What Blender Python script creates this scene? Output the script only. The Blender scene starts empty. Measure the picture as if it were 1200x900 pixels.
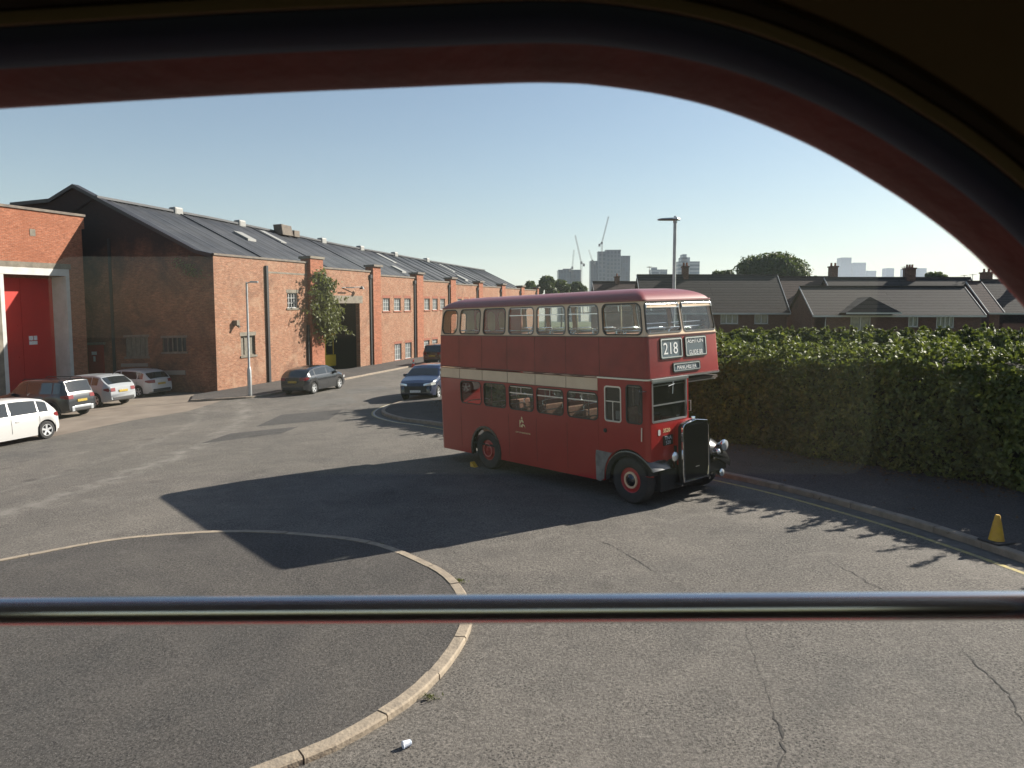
import bpy, bmesh, math, random
import numpy as np
from mathutils import Vector, Matrix
from mathutils.geometry import tessellate_polygon
random.seed(7); rng = np.random.default_rng(11)
S = bpy.context.scene
COL = S.collection
PI = math.pi
# ------------------------------------------------------------------ camera model (used to read real positions from the photo)
F0, GX, GY, EYE, PITCH = 859.5, .0347, .0148, 4.138, .08574
def ray(px, py):
    a = (px-600)/F0; b = (450-py)/F0
    return np.array([a, math.cos(PITCH)+b*math.sin(PITCH), -math.sin(PITCH)+b*math.cos(PITCH)])
def at(px, py, Y):
    r = ray(px, py); t = Y/r[1]
    return (r[0]*t, Y, EYE+r[2]*t)
def G(x, y):
    return GX*min(max(x, -60), 16)+GY*min(max(y, -40), 140)
SUN = Vector((.892*math.cos(math.radians(32)), .452*math.cos(math.radians(32)), math.sin(math.radians(32)))).normalized()

# ------------------------------------------------------------------ materials
def mat(name, col=(.5, .5, .5), rough=.6, metal=0., spec=.5, noise=None, nscale=3., bump=0., bscale=40., coat=0., emit=None):
    m = bpy.data.materials.new(name); m.use_nodes = True
    nt = m.node_tree; b = nt.nodes['Principled BSDF']
    b.inputs['Base Color'].default_value = (*col, 1); b.inputs['Roughness'].default_value = rough
    b.inputs['Metallic'].default_value = metal; b.inputs['Specular IOR Level'].default_value = spec
    b.inputs['Coat Weight'].default_value = coat; b.inputs['Coat Roughness'].default_value = .08
    tc = None
    if noise or bump:
        tc = nt.nodes.new('ShaderNodeTexCoord')
    if noise:
        n = nt.nodes.new('ShaderNodeTexNoise'); n.inputs['Scale'].default_value = nscale; n.inputs['Detail'].default_value = 6; n.inputs['Roughness'].default_value = .62
        nt.links.new(tc.outputs['Object'], n.inputs['Vector'])
        r = nt.nodes.new('ShaderNodeValToRGB'); r.color_ramp.elements[0].position = .34; r.color_ramp.elements[1].position = .68
        r.color_ramp.elements[0].color = (*col, 1); r.color_ramp.elements[1].color = (*noise, 1)
        nt.links.new(n.outputs['Fac'], r.inputs['Fac']); nt.links.new(r.outputs['Color'], b.inputs['Base Color'])
    if bump:
        n2 = nt.nodes.new('ShaderNodeTexNoise'); n2.inputs['Scale'].default_value = bscale; n2.inputs['Detail'].default_value = 4
        nt.links.new(tc.outputs['Object'], n2.inputs['Vector'])
        bp = nt.nodes.new('ShaderNodeBump'); bp.inputs['Strength'].default_value = bump; bp.inputs['Distance'].default_value = .02
        nt.links.new(n2.outputs['Fac'], bp.inputs['Height']); nt.links.new(bp.outputs['Normal'], b.inputs['Normal'])
    if emit:
        b.inputs['Emission Color'].default_value = (*emit, 1); b.inputs['Emission Strength'].default_value = 1
    return m
class NT:
    """small node helper"""
    def __init__(s, m): s.nt = m.node_tree; s.b = s.nt.nodes['Principled BSDF']
    def n(s, t, **k):
        o = s.nt.nodes.new(t)
        for a, v in k.items():
            if a in o.inputs: o.inputs[a].default_value = v
            else: setattr(o, a, v)
        return o
    def l(s, a, b): s.nt.links.new(a, b)
    def ramp(s, src, stops):
        r = s.n('ShaderNodeValToRGB'); cr = r.color_ramp
        while len(cr.elements) < len(stops): cr.elements.new(.5)
        for e, (p, c) in zip(cr.elements, stops):
            e.position = p; e.color = (*c, 1) if len(c) == 3 else c
        s.l(src, r.inputs['Fac']); return r.outputs['Color']
    def mix(s, fac, a, b, mode='MIX'):
        m = s.n('ShaderNodeMix'); m.data_type = 'RGBA'; m.blend_type = mode
        for v, i in ((fac, 0), (a, 6), (b, 7)):
            if hasattr(v, 'links') or hasattr(v, 'is_linked'): s.l(v, m.inputs[i])
            else: m.inputs[i].default_value = v if not isinstance(v, tuple) else (*v, 1)
        return m.outputs[2]
    def noise(s, vec, scale, detail=5, rough=.6, dist=0):
        n = s.n('ShaderNodeTexNoise'); n.inputs['Scale'].default_value = scale; n.inputs['Detail'].default_value = detail
        n.inputs['Roughness'].default_value = rough; n.inputs['Distortion'].default_value = dist
        s.l(vec, n.inputs['Vector']); return n.outputs['Fac']
    def math(s, op, a, b=0., c=0.):
        m = s.n('ShaderNodeMath'); m.operation = op
        for i, v in enumerate((a, b, c)):
            if hasattr(v, 'is_linked'): s.l(v, m.inputs[i])
            else: m.inputs[i].default_value = v
        return m.outputs[0]
W3 = (1., 1., 1.); K3 = (0., 0., 0.)
def asphalt(name, base, light, dark, patch=1., stripes=False):
    m = mat(name, base, .88, spec=.3); t = NT(m)
    pos = t.n('ShaderNodeNewGeometry').outputs['Position']
    big = t.noise(pos, .22, 5, .65, .6); mid = t.noise(pos, 1.6, 6, .7); fine = t.noise(pos, 30, 4, .8)
    c = t.ramp(big, [(.33, dark), (.5, base), (.68, light)])
    c = t.mix(t.ramp(mid, [(.35, K3), (.75, (.45, .45, .45))]), c, tuple(v*1.25 for v in light))
    sp = t.ramp(fine, [(.3, (.3,)*3), (.5, (1.,)*3), (.68, (1.8,)*3)])
    c = t.mix(1., c, sp, 'MULTIPLY')
    vo = t.n('ShaderNodeTexVoronoi', Scale=19., voronoi_dimensions='2D'); t.l(pos, vo.inputs['Vector'])
    chip = t.ramp(vo.outputs['Distance'], [(.16, W3), (.27, K3)])
    msk = t.ramp(t.noise(pos, .6, 6, .75), [(.42, K3), (.6, (.9,)*3)])
    c = t.mix(t.math('MULTIPLY', chip, msk), c, (.02, .019, .018))
    vo2 = t.n('ShaderNodeTexVoronoi', Scale=14., voronoi_dimensions='2D'); t.l(pos, vo2.inputs['Vector'])
    c = t.mix(t.ramp(vo2.outputs['Distance'], [(.06, (.45,)*3), (.13, K3)]), c, (.19, .18, .165))
    if stripes:                                              # dusty wheel tracks swept round by turning vehicles
        sx = t.n('ShaderNodeSeparateXYZ'); t.l(pos, sx.inputs[0])
        wob = t.math('MULTIPLY', t.math('SUBTRACT', t.noise(pos, .7, 4), .5), 1.1)
        for cx, cy, R, w, amt in ((-38., 23.5, 27.6, .55, .75), (-37., 24., 24.6, .3, .5), (-5.5, 2., 15.5, .5, .22), (9, -9, 15.5, .35, .22), (-9, 60., 27, .6, .3)):
            dx = t.math('SUBTRACT', sx.outputs[0], cx); dy = t.math('SUBTRACT', sx.outputs[1], cy)
            d = t.math('SQRT', t.math('ADD', t.math('MULTIPLY', dx, dx), t.math('MULTIPLY', dy, dy)))
            d = t.math('ABSOLUTE', t.math('ADD', t.math('SUBTRACT', d, R), wob))
            k = t.math('MULTIPLY', t.math('SUBTRACT', 1., t.math('MINIMUM', t.math('DIVIDE', d, w), 1.)), amt)
            k = t.math('MULTIPLY', k, t.ramp(t.noise(pos, 2.5, 5), [(.38, K3), (.62, W3)]))
            c = t.mix(k, c, (.2, .185, .165))
    st = t.noise(pos, .9, 7, .78, 1.5); c = t.mix(t.ramp(st, [(.56, K3), (.7, (.5,)*3)]), c, tuple(v*1.9 for v in base))
    oil = t.n('ShaderNodeTexVoronoi', Scale=.55); t.l(pos, oil.inputs['Vector']); c = t.mix(t.math('MULTIPLY', t.ramp(oil.outputs['Distance'], [(.05, (.6,)*3), (.16, K3)]), t.ramp(mid, [(.3, K3), (.55, W3)])), c, tuple(v*.35 for v in base))
    t.l(c, t.b.inputs['Base Color'])
    bp = t.n('ShaderNodeBump', Strength=.8, Distance=.014); t.l(t.math('ADD', fine, t.math('MULTIPLY', t.noise(pos, 130, 2), .6)), bp.inputs['Height']); t.l(bp.outputs['Normal'], t.b.inputs['Normal'])
    return m
def brick(name, c1, c2, mortar, stain=(.05, .035, .03), stain_lo=.5, stain_hi=.75, pale=None, soot=None, bw=.225, rh=.075):
    m = mat(name, c1, .9, spec=.25); t = NT(m)
    uv = t.n('ShaderNodeTexCoord'); v = uv.outputs['UV']; o = uv.outputs['Object']
    b = t.n('ShaderNodeTexBrick'); t.l(v, b.inputs['Vector'])
    b.inputs['Scale'].default_value = 1; b.inputs['Brick Width'].default_value = bw; b.inputs['Row Height'].default_value = rh
    b.inputs['Mortar Size'].default_value = .011; b.inputs['Color1'].default_value = (*c1, 1); b.inputs['Color2'].default_value = (*c2, 1)
    b.inputs['Mortar'].default_value = (*mortar, 1); b.inputs['Bias'].default_value = -.1
    c = b.outputs['Color']
    c = t.mix(t.ramp(t.noise(o, 9, 5, .75), [(.35, K3), (.7, (.55,)*3)]), c, tuple(x*.45 for x in c1))
    mp = t.n('ShaderNodeMapping'); mp.inputs['Scale'].default_value = (2.2, 2.2, 11.); t.l(o, mp.inputs[0]); ms = t.noise(mp.outputs[0], 1.3, 5, .75)
    c = t.mix(1., c, t.ramp(ms, [(.3, (.55,)*3), (.5, (1.,)*3), (.7, (1.5,)*3)]), 'MULTIPLY')
    c = t.mix(t.ramp(t.noise(o, .45, 6, .7, 1.), [(stain_lo, K3), (stain_hi, (.8,)*3)]), c, stain)
    if pale:
        c = t.mix(t.ramp(t.noise(o, 1.1, 8, .75, .8), [(.5, K3), (.68, (.75,)*3)]), c, pale)
        c = t.mix(t.ramp(t.noise(o, 5.5, 6, .8), [(.58, K3), (.66, (.8,)*3)]), c, (.36, .29, .23))
    if soot:                                                 # old soot high on the wall, its lower edge ragged
        sx = t.n('ShaderNodeSeparateXYZ'); t.l(v, sx.inputs[0])
        h = t.math('ADD', sx.outputs[1], t.math('MULTIPLY', t.math('SUBTRACT', t.noise(o, .5, 6, .7), .5), soot[2]))
        k = t.n('ShaderNodeMapRange'); t.l(h, k.inputs[0]); k.inputs[1].default_value = soot[0]; k.inputs[2].default_value = soot[1]; k.inputs[3].default_value = 0; k.inputs[4].default_value = .93
        c = t.mix(k.outputs[0], c, (.022, .02, .02))
    t.l(c, t.b.inputs['Base Color'])
    bp = t.n('ShaderNodeBump', Strength=.5, Distance=.01); t.l(t.math('ADD', t.math('MULTIPLY', b.outputs['Fac'], -1.), t.noise(o, 30, 3)), bp.inputs['Height']); t.l(bp.outputs['Normal'], t.b.inputs['Normal'])
    return m
def tiles(name, c1, c2, row=.3, wid=.3, bow=.6):
    m = mat(name, c1, .85, spec=.3); t = NT(m)
    uv = t.n('ShaderNodeTexCoord'); v = uv.outputs['UV']
    b = t.n('ShaderNodeTexBrick'); t.l(v, b.inputs['Vector'])
    b.inputs['Scale'].default_value = 1; b.inputs['Brick Width'].default_value = wid; b.inputs['Row Height'].default_value = row
    b.inputs['Mortar Size'].default_value = .045; b.inputs['Color1'].default_value = (*c1, 1); b.inputs['Color2'].default_value = (*c2, 1)
    b.inputs['Mortar'].default_value = (*[x*.3 for x in c1], 1)
    c = t.mix(t.ramp(t.noise(uv.outputs['Object'], 1.2, 6, .7), [(.4, K3), (.7, (.6,)*3)]), b.outputs['Color'], tuple(x*bow for x in c2))
    t.l(c, t.b.inputs['Base Color'])
    bp = t.n('ShaderNodeBump', Strength=.8, Distance=.03); t.l(t.math('MULTIPLY', b.outputs['Fac'], -1.), bp.inputs['Height']); t.l(bp.outputs['Normal'], t.b.inputs['Normal'])
    return m
def leafmat(name, a, b, c, gloss=.4):
    m = mat(name, a, gloss, spec=.5); t = NT(m)
    pos = t.n('ShaderNodeNewGeometry').outputs['Position']
    col = t.ramp(t.noise(pos, 7, 4, .8), [(.3, a), (.5, b), (.72, c)])
    col = t.mix(t.ramp(t.noise(pos, .8, 3), [(.42, K3), (.65, (.5,)*3)]), col, tuple(x*.6 for x in a))
    t.l(col, t.b.inputs['Base Color'])
    tr = t.n('ShaderNodeBsdfTranslucent'); t.l(t.mix(.4, col, (.16, .2, .02)), tr.inputs['Color'])
    mx = t.n('ShaderNodeMixShader'); mx.inputs[0].default_value = .3
    out = t.nt.nodes['Material Output']
    t.l(t.b.outputs[0], mx.inputs[1]); t.l(tr.outputs[0], mx.inputs[2]); t.l(mx.outputs[0], out.inputs['Surface'])
    return m
def glass(name, tint=(.9, .93, .92), dust=.0, refl=1.5, rough=.01):
    m = bpy.data.materials.new(name); m.use_nodes = True; nt = m.node_tree
    for n in list(nt.nodes):
        if n.type != 'OUTPUT_MATERIAL': nt.nodes.remove(n)
    out = nt.nodes['Material Output']
    tr = nt.nodes.new('ShaderNodeBsdfTransparent'); tr.inputs[0].default_value = (*tint, 1)
    gl = nt.nodes.new('ShaderNodeBsdfGlossy'); gl.inputs['Roughness'].default_value = rough
    ge = nt.nodes.new('ShaderNodeNewGeometry'); dt = nt.nodes.new('ShaderNodeVectorMath'); dt.operation = 'DOT_PRODUCT'
    nt.links.new(ge.outputs['Normal'], dt.inputs[0]); nt.links.new(ge.outputs['Incoming'], dt.inputs[1])
    def mth(op, a, b=0.):
        m_ = nt.nodes.new('ShaderNodeMath'); m_.operation = op
        for i, v in enumerate((a, b)):
            if hasattr(v, 'is_linked'): nt.links.new(v, m_.inputs[i])
            else: m_.inputs[i].default_value = v
        return m_
    ab = mth('ABSOLUTE', dt.outputs['Value']); om = mth('SUBTRACT', 1., ab.outputs[0]); pw = mth('POWER', om.outputs[0], 5.)
    f0 = ((refl-1)/(refl+1))**2*2; ml = mth('MULTIPLY', pw.outputs[0], 1-f0); fr = mth('ADD', ml.outputs[0], f0)
    mx = nt.nodes.new('ShaderNodeMixShader')
    nt.links.new(fr.outputs[0], mx.inputs[0]); nt.links.new(tr.outputs[0], mx.inputs[1]); nt.links.new(gl.outputs[0], mx.inputs[2])
    last = mx
    if dust:
        df = nt.nodes.new('ShaderNodeBsdfDiffuse'); df.inputs[0].default_value = (.7, .7, .68, 1)
        tl = nt.nodes.new('ShaderNodeBsdfTranslucent'); tl.inputs[0].default_value = (.7, .7, .68, 1)
        ad = nt.nodes.new('ShaderNodeMixShader'); ad.inputs[0].default_value = .5
        nt.links.new(df.outputs[0], ad.inputs[1]); nt.links.new(tl.outputs[0], ad.inputs[2])
        tc = nt.nodes.new('ShaderNodeTexCoord'); no = nt.nodes.new('ShaderNodeTexNoise'); no.inputs['Scale'].default_value = 5; no.inputs['Detail'].default_value = 8
        nt.links.new(tc.outputs['Object'], no.inputs['Vector'])
        mr = nt.nodes.new('ShaderNodeMapRange'); mr.inputs[1].default_value = .35; mr.inputs[2].default_value = .75; mr.inputs[3].default_value = dust*.4; mr.inputs[4].default_value = dust*1.8
        nt.links.new(no.outputs['Fac'], mr.inputs[0])
        m2 = nt.nodes.new('ShaderNodeMixShader'); nt.links.new(mr.outputs[0], m2.inputs[0]); nt.links.new(mx.outputs[0], m2.inputs[1]); nt.links.new(ad.outputs[0], m2.inputs[2]); last = m2
    nt.links.new(last.outputs[0], out.inputs['Surface'])
    return m
def facade(name, wall, win, sx, sz, frac=.6, rough=.4):
    m = mat(name, wall, rough, spec=.5); t = NT(m)
    uv = t.n('ShaderNodeTexCoord').outputs['UV']
    b = t.n('ShaderNodeTexBrick'); b.offset = 0; t.l(uv, b.inputs['Vector'])
    b.inputs['Scale'].default_value = 1; b.inputs['Brick Width'].default_value = sx; b.inputs['Row Height'].default_value = sz
    b.inputs['Mortar Size'].default_value = min(sx, sz)*(1-frac)*.5; b.inputs['Mortar'].default_value = (*wall, 1)
    b.inputs['Color1'].default_value = (*win, 1); b.inputs['Color2'].default_value = (*[x*1.9 for x in win], 1)
    t.l(b.outputs['Color'], t.b.inputs['Base Color'])
    return m

M = {}
M['road'] = asphalt('worn_asphalt', (.097, .088, .078), (.128, .115, .1), (.074, .069, .063), stripes=True)
M['island'] = asphalt('island_asphalt', (.056, .051, .047), (.075, .068, .06), (.042, .04, .038))
M['pave'] = asphalt('pavement_asphalt', (.058, .052, .05), (.075, .066, .06), (.04, .038, .037))
M['fore'] = mat('stained_concrete', (.2, .165, .13), .9, noise=(.125, .1, .08), nscale=.7, bump=.3, bscale=25)
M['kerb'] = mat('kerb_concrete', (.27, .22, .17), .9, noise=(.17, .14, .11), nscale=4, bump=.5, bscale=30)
M['kerb_pale'] = mat('pale_kerb_concrete', (.3, .245, .18), .9, noise=(.2, .165, .125), nscale=5, bump=.6, bscale=22)  # slightly paler kerb concrete, used round the island
M['grass'] = mat('rough_grass', (.05, .07, .02), .95, noise=(.1, .1, .04), nscale=.8, bump=.5, bscale=20)
M['crack'] = mat('crack_fill', (.018, .017, .016), .95, noise=(.05, .045, .04), nscale=9)
M['yellow'] = mat('worn_yellow_paint', (.42, .33, .1), .8, noise=(.2, .18, .12), nscale=9)
M['white_line'] = mat('worn_white_paint', (.42, .4, .36), .8, noise=(.2, .19, .17), nscale=9)
M['brick'] = brick('orange_brick', (.23, .09, .048), (.33, .155, .09), (.28, .21, .155), stain=(.1, .055, .038), stain_lo=.52, stain_hi=.75, pale=(.3, .2, .135))
M['brick_gable'] = brick('sooty_brick', (.2, .07, .038), (.28, .115, .065), (.2, .14, .1), stain=(.05, .03, .024), stain_lo=.42, stain_hi=.66, soot=(6.6, 9.0, 4.))
M['brick_red'] = brick('red_brick', (.27, .085, .042), (.34, .12, .065), (.28, .17, .12), stain=(.2, .07, .038), stain_lo=.5, stain_hi=.8)
M['brick_dark'] = brick('brown_brick', (.13, .065, .045), (.19, .1, .07), (.16, .12, .1))
M['brick_trim'] = mat('red_quoin_brick', (.24, .08, .045), .9, noise=(.16, .055, .032), nscale=6)
M['stone'] = mat('weathered_concrete', (.19, .165, .13), .9, noise=(.1, .088, .07), nscale=2)
M['coping'] = mat('dark_coping', (.1, .085, .075), .9, noise=(.18, .15, .12), nscale=3)
M['roofsheet'] = mat('dark_roof_sheet', (.035, .039, .046), .6, noise=(.065, .068, .074), nscale=.6, spec=.5)
M['skylight'] = mat('pale_rooflight', (.22, .22, .21), .6)
M['galv'] = mat('galvanised_steel', (.42, .43, .43), .45, metal=.7, noise=(.3, .31, .31), nscale=5)
M['white'] = mat('white_paint', (.46, .455, .44), .6, noise=(.38, .37, .35), nscale=2)
M['reddoor'] = mat('red_door_paint', (.42, .02, .01), .5, noise=(.36, .017, .009), nscale=1)
M['darkred_door'] = mat('dark_red_paint', (.25, .015, .012), .5)
M['pane_dark'] = mat('dark_window_glass', (.03, .035, .04), .08, spec=.8)
M['pane_pale'] = mat('pale_window_glass', (.18, .2, .2), .25, spec=.8)
M['curtain'] = mat('net_curtain_glass', (.07, .1, .09), .12, spec=.8, noise=(.19, .21, .19), nscale=3)
M['frame_white'] = mat('white_window_frame', (.45, .45, .44), .4)
M['board'] = mat('boarded_window', (.17, .15, .12), .9, noise=(.09, .085, .07), nscale=6)
M['drain'] = mat('drainpipe_black', (.02, .02, .022), .5)
M['black'] = mat('black_paint', (.012, .012, .014), .25, coat=.6)
M['dull_black'] = mat('underbody_black', (.012, .012, .012), .85)
M['rubber'] = mat('tyre_rubber', (.016, .016, .017), .85, noise=(.03, .029, .028), nscale=8)
M['bus_red'] = mat('bus_red_paint', (.26, .007, .008), .34, noise=(.3, .012, .012), nscale=1.3, coat=.2, bump=.06, bscale=2.2)
M['bus_red_up'] = mat('bus_red_upper', (.19, .008, .009), .4, noise=(.28, .02, .018), nscale=1.4, coat=.12, bump=.06, bscale=2.2)
M['bus_roof'] = mat('bus_roof_maroon', (.15, .011, .014), .5, noise=(.19, .02, .022), nscale=1.6, coat=.3)
M['cream'] = mat('bus_cream_paint', (.72, .54, .36), .45, noise=(.62, .45, .3), nscale=2)
M['alu'] = mat('aluminium_trim', (.7, .7, .68), .28, metal=.9)
M['chrome'] = mat('chrome', (.85, .85, .86), .07, metal=1.)
M['chrome_dull'] = mat('dull_chrome_rail', (.62, .61, .61), .16, metal=1.)
M['greypanel'] = mat('scuffed_grey_panel', (.2, .19, .18), .6, noise=(.1, .095, .09), nscale=5)
M['bus_glass'] = glass('bus_window_glass', (.8, .84, .83), dust=.02, refl=1.5)
M['lower_glass'] = glass('saloon_window_glass', (.6, .64, .63), dust=.02, refl=1.5)
M['clear'] = glass('clear_window_glass', (.97, .975, .97), dust=.008, refl=1.3)
M['blind'] = mat('blind_sky_tint', (.1, .13, .15), .25, spec=.8)  # blue-grey of the reflected sky is mixed into the blind's colour
M['lettering'] = mat('white_lettering', (.75, .75, .72), .6)
M['gold'] = mat('gold_lettering', (.7, .55, .3), .5)
M['seat'] = mat('seat_moquette', (.22, .07, .05), .9, noise=(.35, .2, .13), nscale=14)
M['ceil_cream'] = mat('saloon_ceiling', (.6, .57, .5), .5)
M['floor_brown'] = mat('saloon_floor', (.07, .05, .035), .8)
M['lamp'] = mat('headlamp_lens', (.75, .77, .78), .06, metal=.6, spec=1.)
M['rimred'] = mat('wheel_red', (.36, .02, .02), .4, noise=(.25, .02, .02), nscale=6)
M['hedge'] = leafmat('laurel_leaves', (.05, .064, .022), (.1, .13, .028), (.3, .31, .055), .62)
M['hedge2'] = leafmat('privet_leaves', (.035, .05, .014), (.075, .095, .02), (.15, .17, .035), .6)
M['tree'] = leafmat('tree_leaves', (.022, .042, .014), (.04, .066, .02), (.075, .1, .03), .6)
M['ivy'] = leafmat('buddleia_leaves', (.05, .065, .02), (.1, .11, .035), (.2, .2, .08), .6)
M['core'] = mat('hedge_twigs', (.018, .02, .009), .95, noise=(.04, .03, .018), nscale=5)
M['bark'] = mat('bark', (.09, .07, .05), .9, noise=(.05, .04, .03), nscale=5)
M['slate'] = tiles('brown_roof_tiles', (.045, .04, .037), (.06, .053, .048), .36, 400.)
M['slate_red'] = tiles('reddish_roof_tiles', (.058, .037, .033), (.07, .047, .041), .36, 400.)
M['fascia'] = mat('white_fascia', (.4, .4, .39), .5)
M['house_wall'] = brick('house_brick', (.1, .042, .03), (.14, .065, .047), (.12, .09, .075))
M['house_wall2'] = brick('house_brick_red', (.15, .055, .04), (.19, .08, .058), (.15, .105, .085))
M['pot'] = mat('chimney_pot', (.2, .09, .06), .9)
M['conc_tower'] = facade('tower_part_built', (.11, .12, .135), (.025, .032, .045), 6., 6.5, .6)
M['glass_tower'] = facade('tower_blue_glass', (.05, .07, .095), (.02, .032, .05), 5., 7, .75, .3)
M['band_tower'] = facade('tower_banded', (.2, .22, .24), (.04, .06, .08), 400., 7.5, .5, .4)
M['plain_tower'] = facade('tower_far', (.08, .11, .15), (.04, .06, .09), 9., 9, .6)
M['crane'] = mat('crane_steel', (.22, .2, .19), .6)
M['cone_y'] = mat('cone_yellow', (.55, .33, .02), .6, noise=(.42, .22, .03), nscale=6)
M['cone_r'] = mat('cone_red', (.7, .06, .03), .5)
M['blob_white'] = mat('litter_white', (.8, .82, .85), .4, noise=(.35, .45, .6), nscale=25)
M['plate_y'] = mat('number_plate_yellow', (.45, .3, .03), .5, noise=(.2, .15, .03), nscale=30)
M['plate_w'] = mat('number_plate_white', (.75, .75, .72), .5, noise=(.4, .4, .4), nscale=30)
M['tail'] = mat('tail_lamp_red', (.14, .006, .008), .3)
M['car_white'] = mat('car_white', (.42, .415, .405), .35, coat=.6)
M['car_silver'] = mat('car_pale_silver', (.3, .315, .33), .35, metal=.1, coat=.6)
M['car_dark'] = mat('car_dark_grey', (.012, .014, .018), .3, coat=.8)
M['car_black'] = mat('car_black', (.012, .013, .016), .25, coat=1)
M['car_blue'] = mat('car_blue', (.006, .012, .04), .25, coat=.8)
M['car_glass'] = mat('car_glass', (.015, .018, .02), .04, spec=1.)
M['rim'] = mat('alloy_rim', (.55, .56, .57), .35, metal=.5)
M['plastic'] = mat('black_plastic', (.025, .025, .027), .6)
M['yvan'] = mat('yellow_vehicle_paint', (.62, .42, .03), .45)
M['int_red'] = mat('window_rim_red', (.15, .013, .008), .6, noise=(.095, .009, .006), nscale=9, bump=.15, bscale=60)
M['int_navy'] = mat('window_gasket_navy', (.014, .024, .06), .6)
M['int_gold'] = mat('varnished_strip', (.17, .12, .07), .9)
M['int_dark'] = mat('dark_moulding', (.035, .022, .02), .9)
M['int_brown'] = mat('brown_lining', (.14, .085, .05), .8)
M['warehouse_in'] = mat('dim_interior', (.008, .007, .006), .9)  # near-black colour stands in for the shade inside the doorway

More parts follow.
